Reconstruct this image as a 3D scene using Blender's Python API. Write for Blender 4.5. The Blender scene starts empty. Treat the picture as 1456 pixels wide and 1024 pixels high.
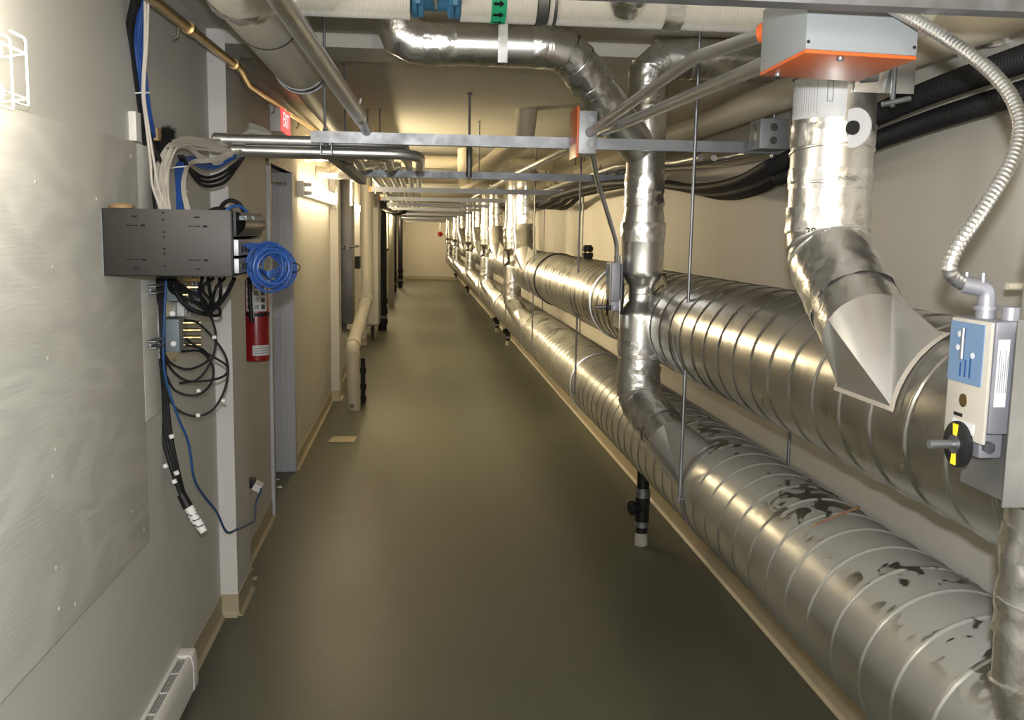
import bpy, bmesh, math, random
from mathutils import Vector, Matrix, noise
random.seed(7)
PI = math.pi
C = bpy.context.scene.collection
V = Vector

# ------------------------------------------------------------------ camera
F = 1350.0
H = 1.68
YAW, PITCH, ROLL = 0.10014056, 0.13245893, math.radians(0.9)
CAMR = (Matrix.Rotation(-YAW, 3, 'Z') @ Matrix.Rotation(PI/2 - PITCH, 3, 'X') @ Matrix.Rotation(ROLL, 3, 'Z'))
cam_d = bpy.data.cameras.new('camera'); cam = bpy.data.objects.new('camera', cam_d); C.objects.link(cam)
cam_d.sensor_width = 36; cam_d.lens = F*36/1456; cam_d.clip_start = 0.02; cam_d.clip_end = 100
cam.matrix_world = Matrix.Translation((0, 0, H)) @ CAMR.to_4x4()
bpy.context.scene.camera = cam

def ray(a, b): return CAMR @ V(((a-728)/F, -(b-512)/F, -1))
def AY(a, b, y):                                   # survey: where the sight line meets a cross-section of the corridor
    d = ray(a, b); t = y/d.y; return V((d.x*t, y, H+d.z*t))
def AX(a, b, x):
    d = ray(a, b); t = x/d.x; return V((x, d.y*t, H+d.z*t))
def AZ(a, b, z):
    d = ray(a, b); t = (z-H)/d.z; return V((d.x*t, d.y*t, z))

# ------------------------------------------------------------------ materials
def nodes(m):
    m.use_nodes = True; return m.node_tree.nodes, m.node_tree.links
def mat(name, col, rough=.5, metal=0., var=0., vscale=6., bump=0., bscale=40., rvar=0., detail=4, stretch=(1,1,1), emit=None, estr=0., spec=None, col2=None, bdist=.01):
    m = bpy.data.materials.new(name); n, l = nodes(m); p = n['Principled BSDF']
    p.inputs['Base Color'].default_value = (*col, 1); p.inputs['Roughness'].default_value = rough
    p.inputs['Metallic'].default_value = metal
    if spec is not None: p.inputs['Specular IOR Level'].default_value = spec
    tc = n.new('ShaderNodeTexCoord'); mp = n.new('ShaderNodeMapping'); mp.inputs['Scale'].default_value = stretch
    l.new(tc.outputs['Object'], mp.inputs['Vector'])
    if var or rvar:
        t = n.new('ShaderNodeTexNoise'); t.inputs['Scale'].default_value = vscale; t.inputs['Detail'].default_value = detail
        l.new(mp.outputs[0], t.inputs['Vector'])
        if var:
            r = n.new('ShaderNodeValToRGB'); l.new(t.outputs['Fac'], r.inputs['Fac'])
            c2 = col2 or tuple(c*(1-var) for c in col)
            r.color_ramp.elements[0].position = .3; r.color_ramp.elements[1].position = .7
            r.color_ramp.elements[0].color = (*c2, 1); r.color_ramp.elements[1].color = (*col, 1)
            l.new(r.outputs[0], p.inputs['Base Color'])
        if rvar:
            q = n.new('ShaderNodeMapRange'); l.new(t.outputs['Fac'], q.inputs[0])
            q.inputs[1].default_value = .3; q.inputs[2].default_value = .7
            q.inputs[3].default_value = max(.02, rough-rvar); q.inputs[4].default_value = rough+rvar
            l.new(q.outputs[0], p.inputs['Roughness'])
    if bump:
        t2 = n.new('ShaderNodeTexNoise'); t2.inputs['Scale'].default_value = bscale; t2.inputs['Detail'].default_value = 3
        l.new(mp.outputs[0], t2.inputs['Vector'])
        b = n.new('ShaderNodeBump'); b.inputs['Strength'].default_value = bump; b.inputs['Distance'].default_value = bdist
        l.new(t2.outputs['Fac'], b.inputs['Height']); l.new(b.outputs[0], p.inputs['Normal'])
    if emit:
        p.inputs['Emission Color'].default_value = (*emit, 1); p.inputs['Emission Strength'].default_value = estr
    return m

M = {}
M['wall'] = mat('painted_wall', (.585, .58, .54), .62, var=.05, vscale=1.2, bump=.12, bscale=120, bdist=.002)
M['wallR'] = mat('painted_wall_right', (.60, .565, .495), .62, var=.10, vscale=1.6, stretch=(1, 1.3, .12), bump=.1, bscale=120, bdist=.002)
M['ceil'] = mat('painted_ceiling', (.56, .54, .475), .8, var=.06, vscale=1.)
M['column'] = mat('painted_column', (.60, .585, .56), .55)
M['base'] = mat('vinyl_baseboard', (.38, .325, .22), .45, var=.08, vscale=3)
M['galv'] = mat('galvanised_duct', (.78, .77, .745), .30, 1, var=.16, vscale=5, rvar=.06, bump=.05, bscale=9, bdist=.02)
M['galv_plain'] = mat('galvanised_plain', (.74, .74, .74), .33, 1, var=.12, vscale=14, rvar=.08)
M['strut'] = mat('strut_steel', (.30, .31, .33), .52, 1, var=.12, vscale=30, rvar=.08)
M['emt'] = mat('conduit_steel', (.72, .72, .71), .40, 1, var=.10, vscale=9, rvar=.04)
M['foil'] = mat('aluminium_foil_tape', (.95, .94, .925), .30, 1, bump=.28, bscale=30, bdist=.010, rvar=.05, vscale=20)
M['sheet'] = mat('bright_sheet_metal', (.90, .89, .87), .30, 1, rvar=.05, vscale=8, bump=.03, bscale=8, bdist=.02)
M['darksteel'] = mat('dark_steel', (.16, .155, .15), .42, .8, var=.3, vscale=6)
M['black'] = mat('black_plastic', (.010, .010, .011), .48, spec=.35)
M['blackrub'] = mat('black_cable_jacket', (.010, .010, .011), .62, spec=.3)
M['rack'] = mat('black_painted_steel', (.022, .0195, .0165), .5, 0., var=.1, vscale=3)
M['hole'] = mat('slot_dark', (.002, .002, .002), .9)
M['bluecab'] = mat('blue_cable_jacket', (.024, .085, .32), .42, var=.25, vscale=30)
M['dkblue'] = mat('dark_blue_cable_jacket', (.015, .075, .22), .45)
M['whitecab'] = mat('white_cable_jacket', (.56, .515, .45), .45)
M['white'] = mat('white_enamel', (.72, .70, .66), .4)
M['wtape'] = mat('white_tape', (.75, .75, .74), .6)
M['cream'] = mat('cream_enamel', (.62, .58, .49), .45)
M['insul'] = mat('white_insulation_jacket', (.80, .79, .76), .55, bump=.5, bscale=60, bdist=.004, stretch=(6, 1, 1), var=.04)
M['insul2'] = mat('canvas_insulation_jacket', (.63, .60, .53), .6, bump=.35, bscale=26, bdist=.006, var=.06)
M['creampipe'] = mat('cream_painted_pipe', (.62, .56, .44), .5, var=.06)
M['pvc'] = mat('grey_pvc', (.42, .40, .34), .42, var=.1, vscale=5)
M['orange'] = mat('orange_painted_steel', (.66, .13, .03), .34, spec=.35)
M['greybox'] = mat('grey_enamel', (.27, .29, .30), .42)
M['red'] = mat('red_enamel', (.24, .008, .010), .28)
M['bluevalve'] = mat('blue_coupling', (.07, .24, .46), .45, var=.2, vscale=18)
M['green'] = mat('green_label', (.02, .42, .22), .5)
M['brass'] = mat('brass', (.62, .47, .24), .3, 1)
M['greyblue'] = mat('grey_blue_plastic', (.17, .21, .23), .5)
M['door'] = mat('door_paint', (.50, .51, .55), .45)
M['label'] = mat('paper_label', (.58, .58, .58), .5)
M['ltblue'] = mat('blue_label', (.13, .21, .33), .5)
M['actgrey'] = mat('cast_aluminium', (.27, .27, .30), .5, .5, var=.15, vscale=20)
M['actcream'] = mat('cream_plastic', (.44, .41, .35), .5)
M['yellow'] = mat('yellow_plastic', (.9, .66, .03), .4)
M['wood'] = mat('bare_wood', (.45, .30, .15), .6, var=.3, vscale=20)
M['pencilred'] = mat('red_pencil_paint', (.33, .19, .12), .5, var=.4, vscale=60)
M['boot'] = mat('brushed_galvanised_boot', (.86, .86, .85), .42, 1, rvar=.05, vscale=9)
M['boxsteel'] = mat('pressed_steel_box', (.34, .35, .36), .5, .8, var=.15, vscale=25)
M['dull'] = mat('dull_galvanised_plate', (.26, .26, .25), .55, .8, var=.2, vscale=14)
M['lint'] = mat('sealant', (.52, .47, .40), .6)
M['concrete'] = mat('concrete_debris', (.42, .40, .36), .9, var=.2, vscale=30)
M['lamp'] = mat('lit_fluorescent_tube', (1, .9, .7), .4, emit=(1, .80, .50), estr=28)
M['bulb'] = mat('lit_bulb', (1, .95, .85), .4, emit=(1, .88, .66), estr=22)
M['exit'] = mat('lit_exit_sign', (.8, .05, .05), .4, emit=(1, .05, .06), estr=1.6)
M['exitl'] = mat('lit_exit_letters', (.9, .4, .4), .4, emit=(1, .45, .45), estr=2.2)
M['socket'] = mat('lamp_holder', (.75, .73, .70), .35)

def floor_mat():
    m = mat('floor_epoxy', (.115, .112, .088), .42, spec=.4); n, l = nodes(m); p = n['Principled BSDF']
    tc = n.new('ShaderNodeTexCoord')
    t = n.new('ShaderNodeTexNoise'); t.inputs['Scale'].default_value = 1.1; t.inputs['Detail'].default_value = 6
    l.new(tc.outputs['Object'], t.inputs['Vector'])
    r = n.new('ShaderNodeValToRGB'); r.color_ramp.elements[0].position = .3; r.color_ramp.elements[1].position = .72
    r.color_ramp.elements[0].color = (.076, .080, .058, 1); r.color_ramp.elements[1].color = (.100, .103, .073, 1)
    l.new(t.outputs['Fac'], r.inputs['Fac'])
    # pale scuffs and dark smudges that are dirt on the floor
    mp = n.new('ShaderNodeMapping'); mp.inputs['Scale'].default_value = (1.2, 7, 1); l.new(tc.outputs['Object'], mp.inputs['Vector'])
    t2 = n.new('ShaderNodeTexNoise'); t2.inputs['Scale'].default_value = 2.2; t2.inputs['Detail'].default_value = 5
    l.new(mp.outputs[0], t2.inputs['Vector'])
    sc = n.new('ShaderNodeMapRange'); sc.inputs[1].default_value = .66; sc.inputs[2].default_value = .78; sc.inputs[3].default_value = 0; sc.inputs[4].default_value = .25
    l.new(t2.outputs['Fac'], sc.inputs[0])
    mx = n.new('ShaderNodeMix'); mx.data_type = 'RGBA'; mx.inputs['B'].default_value = (.21, .20, .165, 1)
    l.new(sc.outputs[0], mx.inputs['Factor']); l.new(r.outputs[0], mx.inputs['A'])
    cur = mx.outputs['Result']
    for (a, b, w, h) in ((694, 516, .10, .08), (690, 528, .07, .07), (702, 539, .13, .09), (724, 575, .10, .06), (735, 588, .16, .09), (742, 620, .10, .07)):
        q = AZ(a, b, 0)
        mm = n.new('ShaderNodeMapping'); mm.vector_type = 'POINT'
        mm.inputs['Location'].default_value = (-q.x/w, -q.y/h, 0); mm.inputs['Scale'].default_value = (1/w, 1/h, 0)
        l.new(tc.outputs['Object'], mm.inputs['Vector'])
        ad = n.new('ShaderNodeVectorMath'); ad.operation = 'ADD'
        nz = n.new('ShaderNodeTexNoise'); nz.inputs['Scale'].default_value = 18; l.new(tc.outputs['Object'], nz.inputs['Vector'])
        sb = n.new('ShaderNodeVectorMath'); sb.operation = 'SUBTRACT'; l.new(nz.outputs['Color'], sb.inputs[0]); sb.inputs[1].default_value = (.5, .5, .5)
        l.new(mm.outputs[0], ad.inputs[0]); l.new(sb.outputs[0], ad.inputs[1])
        ln = n.new('ShaderNodeVectorMath'); ln.operation = 'LENGTH'; l.new(ad.outputs[0], ln.inputs[0])
        mr = n.new('ShaderNodeMapRange'); mr.inputs[1].default_value = .3; mr.inputs[2].default_value = 1; mr.inputs[3].default_value = .75; mr.inputs[4].default_value = 0
        l.new(ln.outputs['Value'], mr.inputs[0])
        m2 = n.new('ShaderNodeMix'); m2.data_type = 'RGBA'; m2.inputs['B'].default_value = (.02, .024, .026, 1)
        l.new(mr.outputs[0], m2.inputs['Factor']); l.new(cur, m2.inputs['A']); cur = m2.outputs['Result']
    l.new(cur, p.inputs['Base Color'])
    q = n.new('ShaderNodeMapRange'); l.new(t.outputs['Fac'], q.inputs[0]); q.inputs[3].default_value = .38; q.inputs[4].default_value = .52
    l.new(q.outputs[0], p.inputs['Roughness'])
    b = n.new('ShaderNodeBump'); b.inputs['Strength'].default_value = .12; b.inputs['Distance'].default_value = .01
    t3 = n.new('ShaderNodeTexNoise'); t3.inputs['Scale'].default_value = 5; l.new(tc.outputs['Object'], t3.inputs['Vector'])
    l.new(t3.outputs['Fac'], b.inputs['Height']); l.new(b.outputs[0], p.inputs['Normal'])
    return m
M['floor'] = floor_mat()

def ply_mat():
    m = mat('painted_plywood', (.64, .63, .58), .7); n, l = nodes(m); p = n['Principled BSDF']
    tc = n.new('ShaderNodeTexCoord'); mp = n.new('ShaderNodeMapping'); mp.inputs['Scale'].default_value = (1, .55, 1.6)
    l.new(tc.outputs['Object'], mp.inputs['Vector'])
    t = n.new('ShaderNodeTexNoise'); t.inputs['Scale'].default_value = 2.6; t.inputs['Detail'].default_value = 2; t.inputs['Distortion'].default_value = .6
    l.new(mp.outputs[0], t.inputs['Vector'])
    mu = n.new('ShaderNodeMath'); mu.operation = 'MULTIPLY'; mu.inputs[1].default_value = 34; l.new(t.outputs['Fac'], mu.inputs[0])
    si = n.new('ShaderNodeMath'); si.operation = 'SINE'; l.new(mu.outputs[0], si.inputs[0])
    fi = n.new('ShaderNodeTexNoise'); fi.inputs['Scale'].default_value = 60; mp2 = n.new('ShaderNodeMapping'); mp2.inputs['Scale'].default_value = (1, .2, 2.2)
    l.new(tc.outputs['Object'], mp2.inputs['Vector']); l.new(mp2.outputs[0], fi.inputs['Vector'])
    ad = n.new('ShaderNodeMath'); ad.operation = 'MULTIPLY_ADD'; ad.inputs[1].default_value = 1.6; l.new(fi.outputs['Fac'], ad.inputs[0]); l.new(si.outputs[0], ad.inputs[2])
    b = n.new('ShaderNodeBump'); b.inputs['Strength'].default_value = .16; b.inputs['Distance'].default_value = .002
    l.new(ad.outputs[0], b.inputs['Height']); l.new(b.outputs[0], p.inputs['Normal'])
    r = n.new('ShaderNodeMapRange'); r.inputs[1].default_value = -1; r.inputs[2].default_value = 2.4; r.inputs[3].default_value = 0; r.inputs[4].default_value = 1
    l.new(ad.outputs[0], r.inputs[0])
    mx = n.new('ShaderNodeMix'); mx.data_type = 'RGBA'; mx.inputs['A'].default_value = (.60, .595, .55, 1); mx.inputs['B'].default_value = (.75, .745, .69, 1)
    l.new(r.outputs[0], mx.inputs['Factor']); l.new(mx.outputs['Result'], p.inputs['Base Color'])
    return m
M['ply'] = ply_mat()
M['print'] = mat('grey_print', (.22, .22, .23), .6)

def greasy(name, dense):
    # spiral duct steel with greasy hand marks (dirt) along the upper side
    m = mat(name, (.62, .61, .585), .30, 1); n, l = nodes(m); p = n['Principled BSDF']
    tc = n.new('ShaderNodeTexCoord')
    t = n.new('ShaderNodeTexNoise'); t.inputs['Scale'].default_value = 11; t.inputs['Detail'].default_value = 3; t.inputs['Distortion'].default_value = 1.5
    l.new(tc.outputs['Object'], t.inputs['Vector'])
    t1 = n.new('ShaderNodeTexNoise'); t1.inputs['Scale'].default_value = 2.6; l.new(tc.outputs['Object'], t1.inputs['Vector'])
    sx = n.new('ShaderNodeSeparateXYZ'); l.new(tc.outputs['Object'], sx.inputs[0])
    zr = n.new('ShaderNodeMapRange'); zr.inputs[1].default_value = .30; zr.inputs[2].default_value = .36; l.new(sx.outputs['Z'], zr.inputs[0])
    mr = n.new('ShaderNodeMapRange'); mr.inputs[1].default_value = 1.14-dense; mr.inputs[2].default_value = 1.19-dense
    ad = n.new('ShaderNodeMath'); ad.operation = 'ADD'; l.new(t.outputs['Fac'], ad.inputs[0]); l.new(t1.outputs['Fac'], ad.inputs[1]); l.new(ad.outputs[0], mr.inputs[0])
    mu = n.new('ShaderNodeMath'); mu.operation = 'MULTIPLY'; l.new(mr.outputs[0], mu.inputs[0]); l.new(zr.outputs[0], mu.inputs[1])
    m2 = n.new('ShaderNodeMath'); m2.operation = 'MULTIPLY'; m2.inputs[1].default_value = .62; l.new(mu.outputs[0], m2.inputs[0])
    sp = n.new('ShaderNodeTexNoise'); sp.inputs['Scale'].default_value = 3; sp.inputs['Detail'].default_value = 5; l.new(tc.outputs['Object'], sp.inputs['Vector'])
    cr = n.new('ShaderNodeValToRGB'); cr.color_ramp.elements[0].position = .3; cr.color_ramp.elements[1].position = .7
    cr.color_ramp.elements[0].color = (.66, .65, .63, 1); cr.color_ramp.elements[1].color = (.80, .79, .77, 1); l.new(sp.outputs['Fac'], cr.inputs['Fac'])
    mx = n.new('ShaderNodeMix'); mx.data_type = 'RGBA'; mx.inputs['B'].default_value = (.17, .18, .165, 1)
    l.new(m2.outputs[0], mx.inputs['Factor']); l.new(cr.outputs[0], mx.inputs['A']); l.new(mx.outputs['Result'], p.inputs['Base Color'])
    rr = n.new('ShaderNodeMapRange'); rr.inputs[3].default_value = .25; rr.inputs[4].default_value = .40; l.new(sp.outputs['Fac'], rr.inputs[0]); l.new(rr.outputs[0], p.inputs['Roughness'])
    # dust settled on the upper side makes it matt and paler
    du = n.new('ShaderNodeTexNoise'); du.inputs['Scale'].default_value = 1.7; l.new(tc.outputs['Object'], du.inputs['Vector'])
    dz = n.new('ShaderNodeMapRange'); dz.inputs[1].default_value = .22; dz.inputs[2].default_value = .37; dz.inputs[3].default_value = .06; dz.inputs[4].default_value = .85; l.new(sx.outputs['Z'], dz.inputs[0])
    inv = n.new('ShaderNodeMath'); inv.operation = 'SUBTRACT'; inv.inputs[0].default_value = 1; l.new(mu.outputs[0], inv.inputs[1])
    dm = n.new('ShaderNodeMath'); dm.operation = 'MULTIPLY'; l.new(dz.outputs[0], dm.inputs[0]); l.new(inv.outputs[0], dm.inputs[1])
    d = n.new('ShaderNodeBsdfDiffuse'); d.inputs['Color'].default_value = (.36, .36, .325, 1)
    ms = n.new('ShaderNodeMixShader'); l.new(dm.outputs[0], ms.inputs[0]); l.new(p.outputs[0], ms.inputs[1]); l.new(d.outputs[0], ms.inputs[2])
    out = n['Material Output']; l.new(ms.outputs[0], out.inputs['Surface'])
    b = n.new('ShaderNodeBump'); b.inputs['Strength'].default_value = .06; b.inputs['Distance'].default_value = .02
    t3 = n.new('ShaderNodeTexNoise'); t3.inputs['Scale'].default_value = 8; l.new(tc.outputs['Object'], t3.inputs['Vector']); l.new(t3.outputs['Fac'], b.inputs['Height']); l.new(b.outputs[0], p.inputs['Normal'])
    return m
M['duct_greasy'] = greasy('galvanised_duct_with_hand_marks', .055)

# ------------------------------------------------------------------ mesh building
class MB:
    def __init__(s): s.v = []; s.f = []
    def add(s, vs, fs):
        o = len(s.v); s.v += [V(a) for a in vs]; s.f += [[o+i for i in f] for f in fs]; return s
    def box(s, lo, hi, rot=None, piv=None):
        x0, y0, z0 = lo; x1, y1, z1 = hi
        vs = [V(p) for p in ((x0,y0,z0),(x1,y0,z0),(x1,y1,z0),(x0,y1,z0),(x0,y0,z1),(x1,y0,z1),(x1,y1,z1),(x0,y1,z1))]
        if rot is not None:
            c = V(piv) if piv is not None else (V(lo)+V(hi))/2
            vs = [c + rot @ (p-c) for p in vs]
        return s.add(vs, [(0,3,2,1),(4,5,6,7),(0,1,5,4),(1,2,6,5),(2,3,7,6),(3,0,4,7)])
    def tube(s, pts, r, seg=12, caps=True, closed=False, rough=0., nz=30., start=0.):
        pts = [V(p) for p in pts]; n = len(pts)
        rs = r if isinstance(r, (list, tuple)) else [r]*n
        rings = []
        dirs = []
        for i in range(n):
            if closed: a = (pts[i]-pts[i-1]).normalized(); b = (pts[(i+1) % n]-pts[i]).normalized()
            else:
                a = (pts[i]-pts[i-1]).normalized() if i else (pts[1]-pts[0]).normalized()
                b = (pts[i+1]-pts[i]).normalized() if i < n-1 else a
            dirs.append((a, b))
        a0 = dirs[0][1]
        up = V((0, 0, 1)) if abs(a0.z) < .9 else V((0, 1, 0))
        u = (up - a0*up.dot(a0)).normalized()
        for i in range(n):
            a, b = dirs[i]
            t = (a+b)
            t = t.normalized() if t.length > 1e-6 else a
            u = (u - a*u.dot(a)).normalized(); w = a.cross(u)
            den = max(.35, a.dot(t))
            ring = []
            for k in range(seg):
                th = start+2*PI*k/seg; rr = rs[i]
                o = (u*math.cos(th)+w*math.sin(th))*rr
                p = o - a*(o.dot(t)/den)           # slide along the incoming direction onto the mitre plane
                q = pts[i]+p
                if rough: q += o.normalized()*rough*noise.noise(q*nz)
                ring.append(q)
            rings.append(ring)
            u = (u - b*u.dot(b)).normalized()
        vs = [p for ring in rings for p in ring]; fs = []
        m = n if closed else n-1
        for i in range(m):
            j = (i+1) % n
            for k in range(seg):
                k2 = (k+1) % seg
                fs.append((i*seg+k, i*seg+k2, j*seg+k2, j*seg+k))
        if caps and not closed:
            fs.append(tuple(range(seg-1, -1, -1))); fs.append(tuple((n-1)*seg+k for k in range(seg)))
        return s.add(vs, fs)
    def lathe(s, base, axis, prof, seg=24, cap=True):
        base = V(base); axis = V(axis).normalized()
        up = V((0, 0, 1)) if abs(axis.z) < .9 else V((0, 1, 0))
        u = (up-axis*up.dot(axis)).normalized(); w = axis.cross(u); vs = []
        for t, r in prof:
            for k in range(seg):
                th = 2*PI*k/seg; vs.append(base+axis*t+(u*math.cos(th)+w*math.sin(th))*r)
        fs = []
        for i in range(len(prof)-1):
            for k in range(seg):
                k2 = (k+1) % seg; fs.append((i*seg+k, i*seg+k2, (i+1)*seg+k2, (i+1)*seg+k))
        if cap:
            fs.append(tuple(range(seg-1, -1, -1))); n = len(prof)-1; fs.append(tuple(n*seg+k for k in range(seg)))
        return s.add(vs, fs)
    def build(s, name, m, parent=None, bevel=0., base=None, sharp=35, tagd=None):
        me = bpy.data.meshes.new(name)
        if parent is not None: o0 = V(parent['_w'])
        elif base is not None: o0 = V(base)
        else:
            xs = [p.x for p in s.v]; ys = [p.y for p in s.v]; zs = [p.z for p in s.v]
            o0 = V(((min(xs)+max(xs))/2, (min(ys)+max(ys))/2, min(zs)))
        me.from_pydata([p-o0 for p in s.v], [], s.f); me.update()
        bm = bmesh.new(); bm.from_mesh(me)
        bmesh.ops.recalc_face_normals(bm, faces=bm.faces)
        if bevel:
            ed = [e for e in bm.edges if len(e.link_faces) == 2 and e.calc_face_angle() > .6]
            bmesh.ops.bevel(bm, geom=ed, offset=bevel, segments=2, affect='EDGES', profile=.6)
        bm.to_mesh(me); bm.free()
        me.materials.append(M[m] if isinstance(m, str) else m)
        me.polygons.foreach_set('use_smooth', [True]*len(me.polygons))
        me.set_sharp_from_angle(angle=math.radians(sharp))
        o = bpy.data.objects.new(name, me); C.objects.link(o)
        if parent is not None:
            o.parent = parent; o['_w'] = parent['_w']
        else: o.location = o0; o['_w'] = tuple(o0)
        return o

def thing(name, label, cat, loc, group=None):
    o = bpy.data.objects.new(name, None); C.objects.link(o); o.location = loc; o.empty_display_size = .05
    o['_w'] = tuple(loc); return tag(o, label, cat, group)
def tag(o, label, cat, group=None, kind=None):
    o['label'] = label; o['category'] = cat
    if group: o['group'] = group
    if kind: o['kind'] = kind
    return o
def struct(o): o['kind'] = 'structure'; return o
def sbox(name, m, lo, hi, bevel=0, parent=None):
    o = MB().box(lo, hi).build(name, m, parent, bevel)
    if parent is None: struct(o)
    return o
def copy_tree(o, delta, label, parent=None):
    c = o.copy(); C.objects.link(c)
    if parent is None:
        c.location = o.location + V(delta); c['label'] = label
        c['_w'] = tuple(V(o['_w'])+V(delta))
    else: c.parent = parent
    for ch in list(o.children): copy_tree(ch, delta, label, c)
    return c

def fillet(p, r, n=4):
    """round the corners of a polyline"""
    p = [V(a) for a in p]; out = [p[0]]
    for i in range(1, len(p)-1):
        a = (p[i-1]-p[i]); b = (p[i+1]-p[i]); la, lb = a.length, b.length; a.normalize(); b.normalize()
        ang = a.angle(b)
        if ang > PI-.03: out.append(p[i]); continue
        rr = r[i] if isinstance(r, (list, tuple)) else r
        d = min(rr/math.tan(ang/2), la*.49, lb*.49)
        s, e = p[i]+a*d, p[i]+b*d
        for k in range(n+1):
            t = k/n; q = s*(1-t)**2+p[i]*2*t*(1-t)+e*t*t; out.append(q)
    out.append(p[-1]); return out
def smooth(p, n=8):
    p = [V(a) for a in p]; q = [p[0]*2-p[1]]+p+[p[-1]*2-p[-2]]; out = []
    for i in range(1, len(q)-2):
        for k in range(n):
            t = k/n; a, b, c, d = q[i-1], q[i], q[i+1], q[i+2]
            out.append(.5*((2*b)+(c-a)*t+(2*a-5*b+4*c-d)*t*t+(3*b-a-3*c+d)*t**3))
    out.append(p[-1]); return out
def cable(name, m, pts, r, label=None, cat='cable', group=None, parent=None, seg=8, n=8):
    o = MB().tube(smooth(pts, n), r, seg).build(name, m, parent)
    if label: tag(o, label, cat, group)
    return o
def text_mesh(name, txt, size, m, parent, origin, xdir, ydir, depth=.0006, wrap=None):
    cu = bpy.data.curves.new('t', 'FONT'); cu.body = txt; cu.size = size; cu.align_x = 'CENTER'; cu.align_y = 'CENTER'; cu.extrude = 0
    to = bpy.data.objects.new('t', cu); C.objects.link(to)
    dg = bpy.context.evaluated_depsgraph_get(); me0 = bpy.data.meshes.new_from_object(to.evaluated_get(dg))
    bpy.data.objects.remove(to)
    xd, yd = V(xdir).normalized(), V(ydir).normalized(); nd = xd.cross(yd)
    if wrap:
        bm = bmesh.new(); bm.from_mesh(me0)
        bmesh.ops.subdivide_edges(bm, edges=[e for e in bm.edges if e.calc_length() > size*.15], cuts=2)
        bmesh.ops.triangulate(bm, faces=bm.faces); bm.to_mesh(me0); bm.free()
    b = MB()
    if wrap:      # wrap = (centre axis point, radius) : cylinder whose axis is along ydir or xdir
        ax, rad, along = wrap; ax = V(ax); al = V(along).normalized()
        def f(p):
            q = V(origin)+xd*p.x+yd*p.y; h = (q-ax).dot(al); d = q-ax-al*h
            return ax+al*h+d.normalized()*rad
    else:
        def f(p): return V(origin)+xd*p.x+yd*p.y+nd*depth
    b.add([f(v.co) for v in me0.vertices], [tuple(p.vertices) for p in me0.polygons])
    return b.build(name, m, parent)

# ================================================================== SETTING
XL, XR, ZC, YN, YF = -.85, 1.50, 2.48, -5.0, 34.4
sbox('floor', 'floor', (-1.3, YN, -.2), (2.0, YF+.3, 0))
sbox('ceiling', 'ceil', (-1.3, YN, ZC), (2.0, YF+.3, ZC+.2))
sbox('wall_right', 'wallR', (XR, YN, 0), (XR+.2, YF, ZC))
sbox('wall_back', 'wallR', (-1.3, YF, 0), (2.0, YF+.2, ZC))
sbox('wall_front', 'wall', (-1.3, YN-.2, 0), (2.0, YN, ZC))
DY0, DY1, DZ = 5.60, 6.62, 2.06
w = MB(); w.box((XL-.3, YN, 0), (XL, DY0, ZC)); w.box((XL-.3, DY1, 0), (XL, YF, ZC)); w.box((XL-.3, DY0, DZ), (XL, DY1, ZC))
w.box((XL-.3, DY0, 0), (XL-.2, DY1, DZ))
struct(w.build('wall_left', 'wall'))
# beams and engaged columns (trim of the structure)
COLS = [(4.07, 4.40, -.778, 'wall'), (9.45, 9.75, -.77, 'wall'), (14.2, 14.5, -.77, 'wall'), (19.5, 19.8, -.77, 'wall'), (25, 25.3, -.77, 'wall')]
for i, (a, b, x, m) in enumerate(COLS):
    sbox('trim_%d' % (i+1), 'column', (XL-.02, a, 0), (x, b, ZC))
sbox('trim_10', 'ceil', (-.7785, 4.072, 2.425), (XR, 4.40, ZC+.01))
def baseboard(name, segs):
    b = MB()
    for (p, q, nrm) in segs:            # cove profile 100 mm high with a small toe
        p = V((p[0], p[1], 0)); q = V((q[0], q[1], 0)); nn = V((nrm[0], nrm[1], 0))
        prof = [(0, .0), (.020, .0), (.018, .004), (.008, .009), (.004, .02), (.003, .098), (0, .1)]
        vs = [p+nn*a+V((0, 0, h)) for a, h in prof]+[q+nn*a+V((0, 0, h)) for a, h in prof]
        k = len(prof)
        b.add(vs, [(i, i+1, k+i+1, k+i) for i in range(k-1)]+[tuple(range(k)), tuple(range(2*k-1, k-1, -1))])
    return struct(b.build(name, 'base', sharp=50))
baseboard('baseboard_right', [((XR, YN), (XR, YF), (-1, 0))])
baseboard('baseboard_back', [((XL, YF), (XR, YF), (0, -1))])
sg = []; prev = YN
for (a, b, x, m) in COLS:
    lo = prev
    if lo < DY0 < a: sg += [((XL, lo), (XL, DY0-.06), (1, 0)), ((XL, DY1+.03), (XL, a), (1, 0))]
    else: sg.append(((XL, lo), (XL, a), (1, 0)))
    sg += [((XL, a), (x, a), (0, -1)), ((x, a), (x, b), (1, 0)), ((XL, b), (x, b), (0, 1))]; prev = b
sg.append(((XL, prev), (XL, YF), (1, 0)))
baseboard('baseboard_left', sg)
o = MB().box((-.85, 4.55, .001), (-.80, 4.60, .03)).box((-.79, 4.50, .001), (-.77, 4.53, .012)).build('plaster_crumb', 'base', bevel=.003)
tag(o, 'tan offcut of baseboard lying on the floor just past the near column', 'offcut')

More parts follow.
